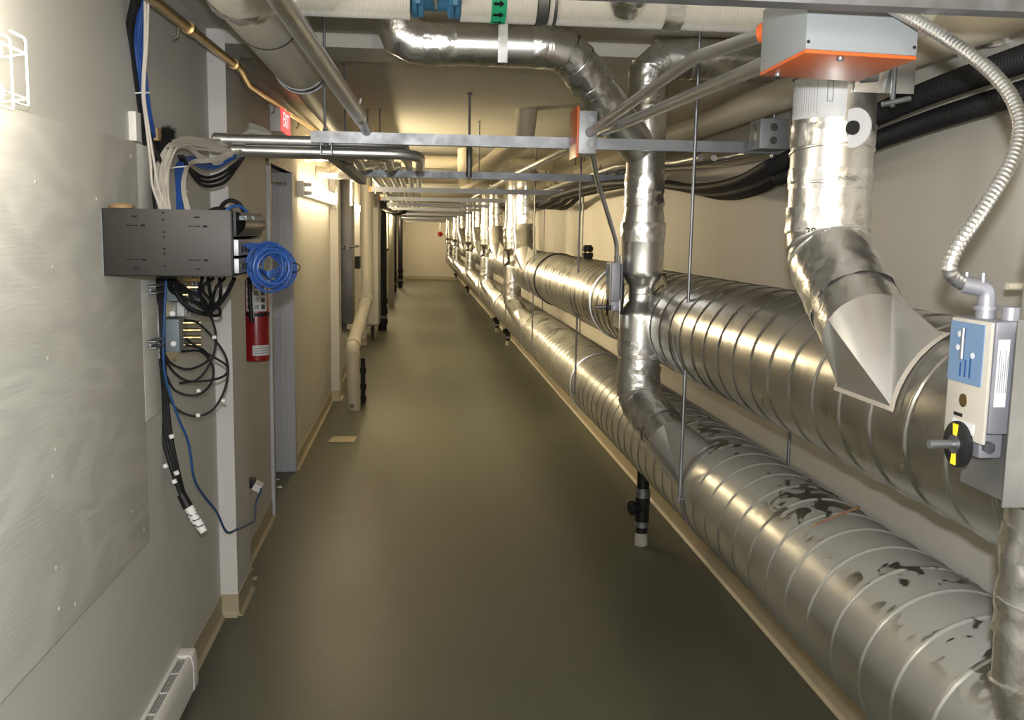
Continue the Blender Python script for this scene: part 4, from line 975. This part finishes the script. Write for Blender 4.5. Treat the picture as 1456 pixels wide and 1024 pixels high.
# things on top of the rack
b = MB(); b.tube(smooth(PA([(312, 300, 3.0), (318, 290, 3.02), (328, 285, 3.04), (340, 290, 3.05), (348, 302, 3.05)]), 5), .007, 8); tag(b.build('cable_loop', 'blackrub'), 'black cable loop arching over the corner of the bracket', 'cable')
b = MB(); b.tube(smooth(PA([(318, 302, 2.95), (328, 295, 2.96), (340, 293, 2.98), (352, 301, 3.0)]), 5), .0045, 8); tag(b.build('cable_loop', 'bluecab'), 'light blue cable loop lying on the corner of the bracket', 'cable')
b = MB(); b.lathe((-.79, 2.67, 1.731), (0, 0, 1), [(0, .03), (.006, .034), (.012, .022), (.014, .004)], 14); tag(b.build('foam_blob', 'wood', base=None), 'lump of brown foam on the far left of the bracket top', 'foam')
for k in range(3):
    cable('loose_cable', 'blackrub', PA([(292+k*4, 302, 3.0), (304+k*4, 297, 3.03), (316, 296+k, 3.06), (330, 301, 3.08)]), .005, '%s of three black cables lying on top of the bracket' % ['left', 'middle', 'right'][k], 'cable')

# below the rack
t = thing('terminal_block', 'grey terminal blocks with brass connectors on a bracket below the rack', 'terminal block', (XL, 3.33, 1.25))
for (za, zc_) in ((1.27, 1.38), (1.44, 1.55)):
    b = MB(); b.box((XL+.005, 3.24, za), (XL+.06, 3.36, zc_)); b.build('block', 'greyblue', t, .004)
    for k in range(4):
        z = za+.018+k*.025
        b = MB(); b.tube([(XL+.058, 3.30, z), (XL+.115, 3.31, z)], .0065, 10); b.tube([(XL+.075, 3.302, z), (XL+.085, 3.305, z)], .009, 10); b.build('brass_connector', 'brass', t)
b = MB(); b.box((XL+.001, 3.20, 1.22), (XL+.006, 3.42, 1.56)); b.build('back_plate', 'galv_plain', t)
for z in (1.30, 1.40, 1.50):
    b = MB(); b.lathe((XL+.04, 3.238, z), (.3, -1, 0), [(0, .009), (.012, .009)], 12); b.build('white_knob', 'white', t)
t = thing('punch_panel', 'white punch down strip with blue and white wires beneath the bracket', 'terminal block', (XL, 3.5, 1.38))
b = MB(); b.box((XL+.005, 3.44, 1.36), (XL+.03, 3.60, 1.56)); b.build('panel', 'label', t, .002)
for i in range(5):
    for k in range(3):
        b = MB(); b.box((XL+.03, 3.46+k*.045, 1.38+i*.034), (XL+.036, 3.49+k*.045, 1.395+i*.034)); b.build('terminal', 'strut', t)
for k in range(6):
    x_ = .002*k; b = MB(); b.tube(smooth([(XL+.04, 3.47+.02*k, 1.56), (XL+.055+x_, 3.47+.02*k, 1.48), (XL+.045, 3.46+.02*k, 1.42), (XL+.035, 3.50+.01*k, 1.37)], 5), .0035, 6); b.build('wire', 'bluecab' if k % 2 else 'whitecab', t)
for (py, lb) in ((411, 'upper'), (488, 'lower')):
    q = AX(216, py, XL+.02); b = MB(); strut_z = q.z
    b.box((XL, q.y-.05, q.z-.020), (XL+.004, q.y+.06, q.z+.020)); b.box((XL, q.y-.05, q.z+.008), (XL+.045, q.y+.055, q.z+.012)); b.box((XL, q.y-.05, q.z-.012), (XL+.045, q.y+.055, q.z-.008)); b.tube([(XL+.03, q.y-.052, q.z), (XL+.03, q.y-.064, q.z)], .006, 6)
    tag(b.build('cable_bracket', 'strut', None, .001), '%s steel bracket clamping the black cables to the left wall' % lb, 'bracket')
# black bundle
BB = [(222, 397, 3.18), (219, 440, 3.20), (219, 500, 3.20), (224, 560, 3.22), (233, 620, 3.22), (248, 675, 3.20), (262, 712, 3.2)]
for k in range(7):
    ox = [-4, -1, 3, 6, 9, 12, 0][k]; bow = [0, -2, 3, 5, 8, 11, 2][k]
    pts_ = [(px+ox*(1-i/7)*1.0+(bow*math.sin(PI*i/6)*.5), py, y+.004*k) for i, (px, py, y) in enumerate(BB)]
    cable('armoured_cable', 'blackrub', PA(pts_), .0078, 'one of seven black cables running down the left wall to the white taped end', 'cable', 'black cables down the left wall')
for (px, py, y) in ((243, 618, 3.19), (234, 660, 3.19), (250, 670, 3.17), (247, 682, 3.17)):
    c = AY(px, py, y-.012); b = MB(); b.tube([c, c+V((.004, 0, -.012))], .0085, 10); tag(b.build('cable_marker', 'wtape'), {618: 'white marker sleeve highest on the black bundle', 660: 'white marker sleeve lowest left on the black bundle', 670: 'white marker sleeve right of middle on the black bundle', 682: 'white marker sleeve just above the taped end'}[py], 'cable marker')
t = thing('taped_cable_end', 'white taped end of the black cable bundle, hanging free', 'cable end', AY(278, 740, 3.2))
b = MB(); p0, p1 = AY(258, 703, 3.2), AY(268, 722, 3.19); b.tube([p0, p1], [.016, .018], 14); b.build('black_wrap', 'black', t)
p2 = AY(290, 757, 3.17); b = MB(); n = 14; b.tube([p1.lerp(p2, k/n) for k in range(n+1)], [.0185-.0035*(k/n)-.002*(k % 2) for k in range(n+1)], 14, rough=.004); b.build('white_tape', 'wtape', t, sharp=50)
b = MB()
for k in (.25, .45, .7): 
    q = p1.lerp(p2, k); b.tube([q+V((-.017, -.008, .004)), q+V((0, -.019, -.002)), q+V((.016, -.008, .003))], .0018, 6)
b.build('tape_gap', 'black', t)
# black looped cables
loops = [
 [(262, 455, 3.30), (285, 462, 3.28), (320, 505, 3.25), (322, 545, 3.24), (305, 580, 3.22), (280, 592, 3.2), (252, 582, 3.2), (236, 555, 3.2), (226, 510, 3.2)],
 [(262, 480, 3.30), (290, 500, 3.28), (322, 520, 3.26), (318, 535, 3.25), (290, 542, 3.25), (262, 540, 3.24), (240, 520, 3.22), (230, 490, 3.2)],
 [(258, 500, 3.30), (285, 500, 3.28), (302, 520, 3.26), (300, 545, 3.25), (280, 562, 3.25), (250, 556, 3.24), (235, 530, 3.22), (228, 500, 3.2)],
 [(262, 490, 3.30), (288, 497, 3.28), (296, 512, 3.26), (270, 525, 3.26), (245, 518, 3.24), (232, 500, 3.22)],
 [(296, 440, 3.30), (306, 470, 3.28), (306, 495, 3.26), (297, 520, 3.25), (280, 540, 3.24), (255, 545, 3.24)],
]
ln = ['biggest lowest', 'wide second', 'middle', 'smallest', 'steep right hand']
for k, l_ in enumerate(loops):
    cable('looped_cable', 'blackrub', PA(l_), .0042, '%s black cable loop below the brass connectors' % ln[k], 'cable', 'black cable loops below the rack')
for k in range(5):
    cable('rack_cable', 'blackrub', PA([(288+k*8, 395, 3.05+.02*k), (284+[0, 14, 4, 30, 22][k], 412, 3.1), (290+[0, 10, 22, 20, 8][k], [432, 425, 440, 430, 445][k], 3.15+.01*k), ([300, 296, 306, 292, 290][k], [446, 438, 449, 441, 433][k], 3.2), ([278, 288, 270, 282, 272][k], [430, 424, 440, 418, 428][k], 3.22), (264-k*5, 410+k, 3.2), (248-k*2, 398, 3.15)]), .0055, '%s of five black cables bunched under the bracket' % ['leftmost', 'second', 'third', 'fourth', 'rightmost'][k], 'cable', 'black cables bunched under the bracket')
cable('power_cord', 'blackrub', PA([(333, 396, 3.0), (322, 418, 3.05), (308, 436, 3.12), (290, 446, 3.2), (262, 432, 3.2), (246, 410, 3.2)]), .007, 'black cord slanting down from the right end of the bracket', 'cable')
for (a_, b2, y) in ((282, 591, 3.2), (318, 570, 3.23), (283, 556, 3.24), (305, 480, 3.26)):
    c = AY(a_, b2, y-.006); o = MB().lathe(c-V((.006, 0, 0)), (1, 0, .1), [(0, .0062), (.012, .0062)], 10).build('cable_marker', 'wtape'); tag(o, {282: 'white sleeve at the bottom of the biggest black loop', 318: 'white sleeve on the right side of the biggest black loop', 283: 'white sleeve on the middle black loop', 305: 'white sleeve on the steep right hand black loop'}[a_], 'cable marker')
# long blue cable to the outlet
cable('network_cable', 'dkblue', PA([(236, 396, 3.16), (234, 440, 3.16), (232, 500, 3.16), (236, 540, 3.17), (252, 590, 3.2), (268, 630, 3.25), (276, 680, 3.3), (290, 705, 3.45), (308, 728, 3.6), (322, 756, 3.75), (336, 753, 3.9), (348, 748, 4.1), (362, 738, 4.4), (364, 715, 4.6), (371, 695, 4.7), (362, 685, 4.76)]), .0045, 'long dark blue cable looping from the bracket past the column to the low outlet', 'cable')
t = thing('wall_outlet', 'low wall outlet with dangling tape just past the near column', 'outlet', (XL, 4.75, .36))
q = AX(353, 690, XL); b = MB(); b.box((XL, 4.68, .34), (XL+.006, 4.80, .48)); b.build('cover_plate', 'white', t, .001)
b = MB(); b.box((XL+.006, 4.71, .40), (XL+.04, 4.78, .44)); b.build('plug', 'black', t, .002)
b = MB(); b.box((XL+.035, 4.70, .385), (XL+.075, 4.78, .420), Matrix.Rotation(.5, 3, 'Y')); b.build('clear_tape', 'wtape', t, .003)

# fire extinguisher
t = thing('fire_extinguisher', 'red fire extinguisher strapped to the left wall behind the coil', 'fire extinguisher', (-.783, 4.71, 1.06))
ex, ey = -.783, 4.71
b = MB(); b.lathe((ex, ey, 1.045), (0, 0, 1), [(0, .058), (.006, .063), (.34, .064), (.37, .058), (.40, .04), (.42, .022)], 32); b.build('cylinder', 'red', t)
b = MB(); b.lathe((ex, ey, 1.465), (0, 0, 1), [(0, .022), (.04, .022), (.04, .012), (.06, .012)], 16); b.box((ex-.012, ey-.09, 1.50), (ex+.012, ey+.04, 1.512)); b.box((ex-.012, ey-.10, 1.525), (ex+.012, ey+.03, 1.533)); b.build('valve_handle', 'black', t)
b = MB(); b.lathe((ex, ey, 1.265), (0, 0, 1), [(0, .0655), (.018, .0655)], 32, False); b.build('strap', 'black', t)
b = MB(); b.box((ex-.012, ey-.073, 1.262), (ex+.004, ey-.0655, 1.287)); b.build('strap_buckle', 'strut', t)
b = MB(); b.tube(smooth([(ex-.004, ey-.03, 1.49), (ex-.012, ey-.075, 1.44), (ex-.012, ey-.078, 1.35), (ex-.008, ey-.075, 1.24)], 5), .010, 10); b.build('hose', 'black', t)
ECX = V((ex, ey, 0))
wl = wraplabel(t, ECX, .0652, 1.29, 1.44, 238, 330, 'label', 'instruction_label')
for k in range(4):
    for j in range(3): wraplabel(wl, ECX, .0656, 1.30+k*.033, 1.322+k*.033, 244+j*29, 262+j*29, 'darksteel', 'print_block', 3)
wl = wraplabel(t, ECX, .0650, 1.075, 1.125, 262, 345, 'label', 'inspection_label')
for k in range(3): wraplabel(wl, ECX, .0654, 1.085+k*.012, 1.089+k*.012, 268, 340, 'greybox', 'print_line', 6)

# baseboard heater
t = thing('baseboard_heater', 'white baseboard heater with slotted top at bottom left', 'heater', (XL, 2.3, .02))
prof = [(0, .03), (.045, .03), (.058, .045), (.058, .125), (.052, .165), (.046, .172), (.040, .172), (.040, .160), (.012, .160), (.012, .172), (0, .172)]
n = len(prof); ya, yb2 = 1.4, 3.36
b = MB(); b.add([(XL+x, ya, z) for x, z in prof]+[(XL+x, yb2, z) for x, z in prof], [(i, (i+1) % n, n+(i+1) % n, n+i) for i in range(n)]); b.build('casing', 'white', t, sharp=40)
b = MB(); pe = [(0, .028), (.047, .028), (.061, .045), (.061, .125), (.055, .168), (.047, .176), (0, .176)]; n = len(pe)
b.add([(XL+x, yb2-.06, z) for x, z in pe]+[(XL+x, yb2+.006, z) for x, z in pe], [(i, (i+1) % n, n+(i+1) % n, n+i) for i in range(n)]+[tuple(range(n)), tuple(range(2*n-1, n-1, -1))]); b.build('end_cap', 'white', t, .004, sharp=40)
b = MB(); 
for x in (.019, .027, .034): b.box((XL+x, ya, .158), (XL+x+.0015, yb2-.06, .168))
y = 1.5
while y < 3.28:
    b.box((XL+.012, y, .163), (XL+.040, y+.004, .168)); y += .14
b.build('grille', 'white', t)
b = MB(); b.box((XL+.010, ya, .145), (XL+.041, yb2-.06, .161)); b.build('heating_element', 'darksteel', t)

# conduit along left wall/ceiling corner
t = thing('wall_conduit', 'brownish metal pipe along the corner of left wall and ceiling with an offset jog', 'pipe', (-.8, 3.5, 2.38))
n0, n1, f0_, f1_ = AX(226, 6, -.745), AX(340, 97, -.745), AX(352, 120, -.80), AX(452, 189, -.80)
nd_ = (n1-n0)/(n1.y-n0.y); fd_ = (f1_-f0_)/(f1_.y-f0_.y)
P_ = [n0-nd_*(n0.y-.8), n1, f0_, f1_+fd_*7]
b = MB(); b.tube(fillet(P_, .04, 3), .0165, 14)
for q_ in (n0+nd_*.35, n1-nd_*.12, f0_+fd_*1.2): b.tube([q_, q_+nd_*.06], .021, 14)
b.build('pipe_tube', 'brass', t)
for q_ in (n0+nd_*.25, f0_+fd_*.9, f0_+fd_*2.0):
    b = MB(); b.tube([q_+V((-.005, 0, -.01)), q_+V((-.01, 0, -.045)), q_+V((-.025, 0, -.055))], .004, 6); b.build('pipe_clip', 'strut', t)
M['brasspipe'] = mat('brownish_pipe', (.20, .185, .14), .42, .6, var=.2)
t.children[0].data.materials[0] = M['brasspipe']
# crumpled wrapper
o = MB().tube([AY(346, 192, 3.9), AY(358, 186, 3.9), AY(374, 187, 3.88), AY(391, 195, 3.85)], [.014, .026, .022, .004], 10, rough=.02, nz=34).build('plastic_wrap', 'pvc', sharp=15); tag(o, 'crumpled grey plastic wrap tucked above the conduit ends by the column', 'wrap')

# exit sign
t = thing('exit_sign', 'exit sign box on the left wall with glowing red side', 'sign', (XL+.05, 6.3, 2.24))
b = MB(); b.box((XL, 5.72, 2.245), (XL+.06, 6.13, 2.40)); b.build('housing', 'white', t, .004)
b = MB(); b.box((XL+.06, 5.73, 2.252), (XL+.064, 6.12, 2.393)); b.build('lit_face', 'exit', t)
text_mesh('lettering', 'EXIT', .12, 'exitl', t, (XL+.0645, 5.925, 2.322), (0, 1, 0), (0, 0, 1))
# ceiling-hung rods tops etc: cameraside emergency box
t = thing('beam_clamp', 'black beam clamp beside the rod at the left end of the first strut', 'clamp', (-.40, 3.85, 2.05))
b = MB(); b.box((-.42, 4.6, 2.03), (-.34, 4.66, 2.10)); b.box((-.34, 4.6, 2.03), (-.31, 4.66, 2.05)); b.build('clamp_body', 'black', t, .003)

# fluorescent wall fixtures
def fixture(y0, L, z, label, x=XL, on=True):
    t = thing('wall_light', label, 'light fixture', (x, y0, z-.06), 'fluorescent strips on the left wall')
    b = MB(); b.box((x, y0, z-.045), (x+.055, y0+L, z+.045)); b.build('housing', 'white', t, .004)
    b = MB(); b.box((x, y0-.03, z-.055), (x+.05, y0+.02, z+.055)); b.build('end_plate', 'socket', t, .004)
    for dz in (-.028, .028):
        b = MB(); b.tube([(x+.083, y0+.06, z+dz), (x+.083, y0+L-.04, z+dz)], .016, 12); b.build('tube', 'lamp', t)
        b = MB(); b.box((x+.05, y0, z+dz-.014), (x+.10, y0+.05, z+dz+.014)); b.box((x+.05, y0+L-.04, z+dz-.014), (x+.10, y0+L, z+dz+.014)); b.build('lamp_holder', 'socket', t, .002)
    return t
f0 = fixture(6.92, 2.40, 1.97, 'nearest lit fluorescent strip on the left wall beyond the doorway')
for dy, lb in ((4.7, 'second lit fluorescent strip on the left wall behind the grey plastic pipe'), (9.3, 'third lit fluorescent strip on the left wall by the tall grey cabinet'), (14.2, 'fourth lit fluorescent strip on the left wall, a small bright patch'), (19.6, 'fifth lit fluorescent strip on the left wall'), (23.7, 'farthest lit fluorescent strip on the left wall, nearest the end wall')):
    copy_tree(f0, (0, dy, 0), lb)
copy_tree(f0, (0, -10.6, .0), 'added unseen fluorescent strip on the left wall behind the camera')  # extra strip out of view, put in for the metal to reflect

# ================================================================== LEFT SIDE FAR ITEMS
# grey PVC pipe with offset
t = thing('plastic_pipe', 'grey plastic waste pipe standing on the floor with a sloping offset', 'pipe', (-.59, 8.95, 0))
pA_ = V((-.595, 8.95, 0)); pB_ = V((-.607, 8.95, .60)); pC_ = AY(522, 424, 9.9); pC_.z = 1.0
p = [pA_, pB_, pC_, V((pC_.x-.005, 9.9, 2.44))]
b = MB(); b.tube(fillet(p, .05, 3), .062, 24); b.build('pipe', 'pvc', t)
for (q, d_) in ((pB_, (pA_-pB_)), (pB_, (pC_-pB_)), (pC_, (pB_-pC_)), (pC_, (p[3]-pC_))):
    d_ = d_.normalized(); b = MB(); b.tube([q+d_*.03, q+d_*.10], .070, 24); b.build('coupling', 'pvc', t)
b = MB(); b.lathe((-.61, 8.885, .05), (0, -1, 0), [(0, .02), (.006, .02)], 14); b.build('floor_tab', 'darksteel', t)
# black small pipes behind it
t = thing('black_floor_pipe', 'thin black pipe with couplings rising behind the grey waste pipe', 'pipe', (-.50, 9.5, 0))
b = MB(); b.tube([(-.53, 9.3, 0), (-.53, 9.3, .45)], .022, 12)
for z in (.02, .14, .30): b.tube([(-.53, 9.3, z), (-.53, 9.3, z+.06)], .032, 12)
b.build('pipe', 'black', t)
# dark rectangular duct on wall
t = thing('dark_duct', 'dark steel rectangular duct standing off the left wall behind the waste pipe', 'duct', (-.7, 10.0, .74))
b = MB(); b.box((-.82, 9.95, .72), (-.672, 10.35, 2.26)); b.build('duct_body', 'darksteel', t, .004)
b = MB(); b.tube([(-.83, 9.93, 1.50), (-.60, 9.93, 1.53)], .012, 8); b.box((-.73, 9.90, 1.49), (-.70, 9.95, 1.54)); b.build('strap', 'dull', t)
b = MB(); b.tube([(-.76, 10.1, .72), (-.76, 10.0, .64), (-.70, 9.95, .62)], .035, 12); b.build('outlet_elbow', 'sheet', t)
for (px, py, y) in ((479, 246, 8.6), (500, 240, 8.6)):
    c = AY(px, py, y); t = thing('sprinkler_valve', {479: 'left orange capped pipe end near the ceiling', 500: 'right orange capped pipe end near the ceiling'}[px], 'pipe end', tuple(c))
    b = MB(); b.tube([c, c+V((0, 0, -.32))], .016, 10); b.build('pipe', 'darksteel' if px == 479 else 'emt', t)
    b = MB(); b.lathe(c, (0, 0, 1), [(-.015, .034), (.01, .034), (.03, .012)], 10); b.build('orange_cap', 'orange', t)
# foil wrapped pipes above first fixture
for i, (y, z, x1, lb) in enumerate(((7.3, 2.24, -.35, 'nearest bright foil wrapped pipe above the first wall light'), (8.2, 2.16, -.30, 'middle bright foil wrapped pipe above the first wall light'), (9.2, 2.24, -.3, 'farthest bright foil wrapped pipe above the first wall light'))):
    o = MB().tube(smooth([(XL+.01, y, z), (-.65, y, z+.01), (-.56, y+.05, z+.0), (-.53, y+.35, z)], 5), .055, 18, rough=.02, nz=18).build('foil_pipe', 'foil', sharp=60); tag(o, lb, 'pipe')
# tall cabinet and others
t = thing('electrical_cabinet', 'tall pale grey electrical cabinet on the left wall beyond the waste pipe', 'cabinet', (-.7, 15.2, .1))
b = MB(); b.box((XL+.001, 14.9, .22), (-.60, 15.7, 2.06)); b.build('cabinet_body', 'greybox', t, .006)
b = MB(); b.box((-.84, 14.89, .24), (-.61, 14.899, 2.04)); b.build('side_panel', 'white', t, .002)
b = MB(); b.tube([(-.70, 15.1, 0), (-.70, 15.1, .22)], .03, 10); b.build('foot_conduit', 'darksteel', t)
t = thing('wall_panel_box', 'white wall box with a black lower part between two wall lights', 'electrical box', (-.8, 12.4, 1.3))
b = MB(); b.box((XL, 12.4, 1.36), (-.74, 12.7, 1.94)); b.build('white_box', 'white', t, .004)
b = MB(); b.box((XL, 12.41, 1.20), (-.745, 12.69, 1.36)); b.build('black_box', 'black', t, .004)
for (x, y, r, zt, lb) in ((-.60, 16.4, .075, 2.2, 'fat black pipe standing just beyond the tall grey cabinet'), (-.65, 27.0, .06, 2.2, 'black pipe standing near the end wall, left of the next one'), (-.52, 29.0, .07, 2.2, 'black pipe standing closest to the end wall')):
    t = thing('black_stack_pipe', lb, 'pipe', (x, y, 0), 'black standing pipes on the left')
    b = MB(); b.tube([(x, y, 0), (x, y, zt)], r, 16); b.build('pipe', 'black', t)
    b = MB()
    for z in (.1, .28, .46): b.tube([(x, y, z), (x, y, z+.09)], r*1.25, 16)
    b.build('coupling', 'black', t)
    b = MB(); b.tube([(x, y, .21), (x, y, .25)], r*1.2, 16); b.build('steel_clamp', 'strut', t)
o = MB().tube(smooth([(-.60, 16.4, 2.1), (-.55, 16.35, 2.06), (-.40, 16.2, 2.0), (-.22, 16.0, 2.03)], 5), .05, 10, rough=.03).build('hose_bundle', 'black'); tag(o, 'black hose bundle jutting out above the fat black pipe', 'hose')
t = thing('wall_cabinet', 'small white wall cabinet far down the left wall', 'cabinet', (-.7, 18.5, 1.2))
b = MB(); b.box((XL, 18.2, 1.36), (-.56, 18.9, 2.05)); b.build('cabinet_body', 'white', t, .005)
t = thing('red_hose_box', 'dark red box under the far white wall cabinet', 'box', (-.7, 20.0, 1.2))
b = MB(); b.box((XL, 19.9, 1.28), (-.60, 20.3, 1.62)); b.build('box_body', 'red', t, .005)
for (x, y, lb) in ((-.58, 21.6, 'nearer grey far standing pipe on the left'), (-.66, 23.5, 'farther grey far standing pipe on the left')):
    o = MB().tube([(x, y, 0), (x, y, 2.3)], .055, 14).build('grey_stack_pipe', 'pvc'); tag(o, lb, 'pipe', 'grey far standing pipes')
# end wall bell
t = thing('fire_bell', 'small red fire bell hanging before the end wall', 'alarm bell', (1.0, 34, 1.6))
q = AY(626, 333, 33.8); b = MB(); b.lathe(q, (0, -1, 0), [(-.02, .09), (.05, .09), (.09, .05), (.10, .01)], 18); b.build('bell', 'red', t)
b = MB(); b.tube([q, V((q.x, q.y, ZC))], .012, 8); b.build('drop_conduit', 'emt', t)

# ceiling clutter beyond first struts
for i, (y, z, r, m, lb) in enumerate(((8.6, 2.30, .05, 'creampipe', 'nearest cream pipe crossing under the ceiling behind the struts'), (9.6, 2.27, .04, 'emt', 'grey pipe crossing under the ceiling just behind the nearest cream one'), (11.2, 2.30, .06, 'creampipe', 'second cream pipe crossing under the ceiling'), (13.3, 2.28, .05, 'emt', 'second grey pipe crossing under the far ceiling'), (15.7, 2.30, .07, 'creampipe', 'third cream pipe crossing under the far ceiling'), (18, 2.28, .06, 'emt', 'third grey pipe crossing under the far ceiling'), (22, 2.28, .07, 'creampipe', 'farthest cream pipe crossing under the ceiling'))):
    o = MB().tube([(-.30, y, z), (1.20, y, z)], r, 18).build('cross_pipe', m); tag(o, lb, 'pipe')
t = thing('ceiling_pipe', 'fat cream pipe slanting under the ceiling right of centre', 'pipe', (.55, 7, 2.2))
b = MB(); b.tube(fillet([AY(745, 196, 6.3)+V((.02, -.02, .25)), AY(745, 196, 6.3), AY(662, 262, 8.4), AY(662, 262, 8.4)+V((0, .05, .3))], .1), .07, 24); b.build('pipe', 'creampipe', t)
for (x, y, lb) in ((-.24, 6.1, 'pair of thin ceiling rods, left one'),):
    pass
rods = [((490, 90), 4.87, -.36, 'ceiling rod just right of the white main pipe'), ((523, 155), 6.65, -.34, 'ceiling rod left of a close pair beyond the beam'), ((540, 155), 6.64, -.26, 'ceiling rod right of a close pair beyond the beam'), ((682, 172), 7.2, .45, 'faint thin ceiling rod right of the thick one')]
for (pp, y, x, lb) in rods:
    q = AZ(pp[0], pp[1], ZC); b = MB(); b.tube([(q.x, q.y, ZC), (q.x, q.y, 2.06)], .0048, 8); b.lathe((q.x, q.y, ZC), (0, 0, -1), [(0, .012), (.006, .012)], 10); b.build('ceiling_rod', 'strut'); tag(C.objects[-1] if False else bpy.data.objects[[o.name for o in bpy.data.objects if o.name.startswith('ceiling_rod')][-1]], lb, 'rod', 'thin ceiling rods')
q = AZ(668, 132, ZC); t = thing('ceiling_drop', 'thick sleeve ended rod dropping from the ceiling in mid picture', 'rod', (q.x, q.y, 2.0))
b = MB(); b.tube([(q.x, q.y, ZC), (q.x, q.y, 2.20)], .007, 10); b.lathe((q.x, q.y, ZC), (0, 0, -1), [(0, .016), (.01, .016)], 10); b.build('rod', 'strut', t)
b = MB(); b.tube([(q.x, q.y, 2.20), (q.x, q.y, 2.0)], .017, 12); b.build('sleeve', 'strut', t)

# paper patch on floor
o = MB().add([AZ(466, 629, .0015), AZ(503, 629, .0015), AZ(508, 621, .0015), AZ(474, 621, .0015)], [(0, 1, 2, 3)]).build('floor_patch', 'base'); 
q_ = [v.co.copy() for v in o.data.vertices]
b = MB(); w0 = o.location; n = 4; b.add([w0+p for p in q_]+[w0+p+V((0, 0, .003)) for p in q_], [(3, 2, 1, 0), (4, 5, 6, 7)]+[(i, (i+1) % 4, 4+(i+1) % 4, 4+i) for i in range(4)])
bpy.data.objects.remove(o); o = b.build('floor_tape_patch', 'base'); tag(o, 'tan square patch stuck on the floor before the waste pipe', 'floor patch')

# ================================================================== LIGHTS
def light(name, kind, loc, energy, col, size=.1, rot=None, **k):
    d_ = bpy.data.lights.new(name, kind); d_.energy = energy; d_.color = col
    if kind == 'AREA': d_.shape = 'RECTANGLE'; d_.size = size[0]; d_.size_y = size[1]
    elif kind in ('POINT', 'SPOT'): d_.shadow_soft_size = size
    o = bpy.data.objects.new(name, d_); C.objects.link(o); o.location = loc
    if rot: o.rotation_euler = rot
    for a_, b_ in k.items(): setattr(d_, a_, b_)
    return o
# camera flash, just above the lens
fl = light('camera_flash', 'SPOT', (0.0, -.02, H+.085), 165, (.95, .97, 1.0), .018)
fl.matrix_world = Matrix.Translation((0.0, -.02, H+.085)) @ CAMR.to_4x4(); fl.data.spot_size = math.radians(96); fl.data.spot_blend = .5
# light of each fluorescent strip (adds to the glowing tubes, sampled as lamps)
WARM = (1.0, .82, .50)
for y in (8.1, 12.8, 17.4, 22.3, 27.7, 31.8, -2.5):  # last one lights the added strip behind the camera, for reflections
    light('strip_glow', 'AREA', (XL+.115, y, 1.97), (38 if y < 30 else 50) if y > 0 else 30, WARM, (.06, 2.2), (0, -PI/2, 0)).rotation_euler = (0, -PI/2, 0)
light('point_glow', 'POINT', (XL+.13, 1.88, 2.02), 6.5, (1, .92, .76), .05)
light('point_glow', 'POINT', (.3, -1.6, 2.30), 85, (1, .96, .88), .12)  # added fill behind the camera, no fitting; brightens metal reflections

wd = bpy.data.worlds.new('world'); bpy.context.scene.world = wd; wd.use_nodes = True
wd.node_tree.nodes['Background'].inputs[0].default_value = (.05, .045, .035, 1); wd.node_tree.nodes['Background'].inputs[1].default_value = .3

for o in bpy.data.objects:
    if '_w' in o: del o['_w']
sc = bpy.context.scene
sc.view_settings.view_transform = 'Standard'; sc.view_settings.look = 'None'; sc.view_settings.gamma = 1.0; sc.view_settings.exposure = 0.24; sc.view_settings.use_curve_mapping = False
sc.cycles.max_bounces = 10; sc.cycles.diffuse_bounces = 5; sc.cycles.glossy_bounces = 6; sc.cycles.sample_clamp_indirect = 6; sc.cycles.use_denoising = True
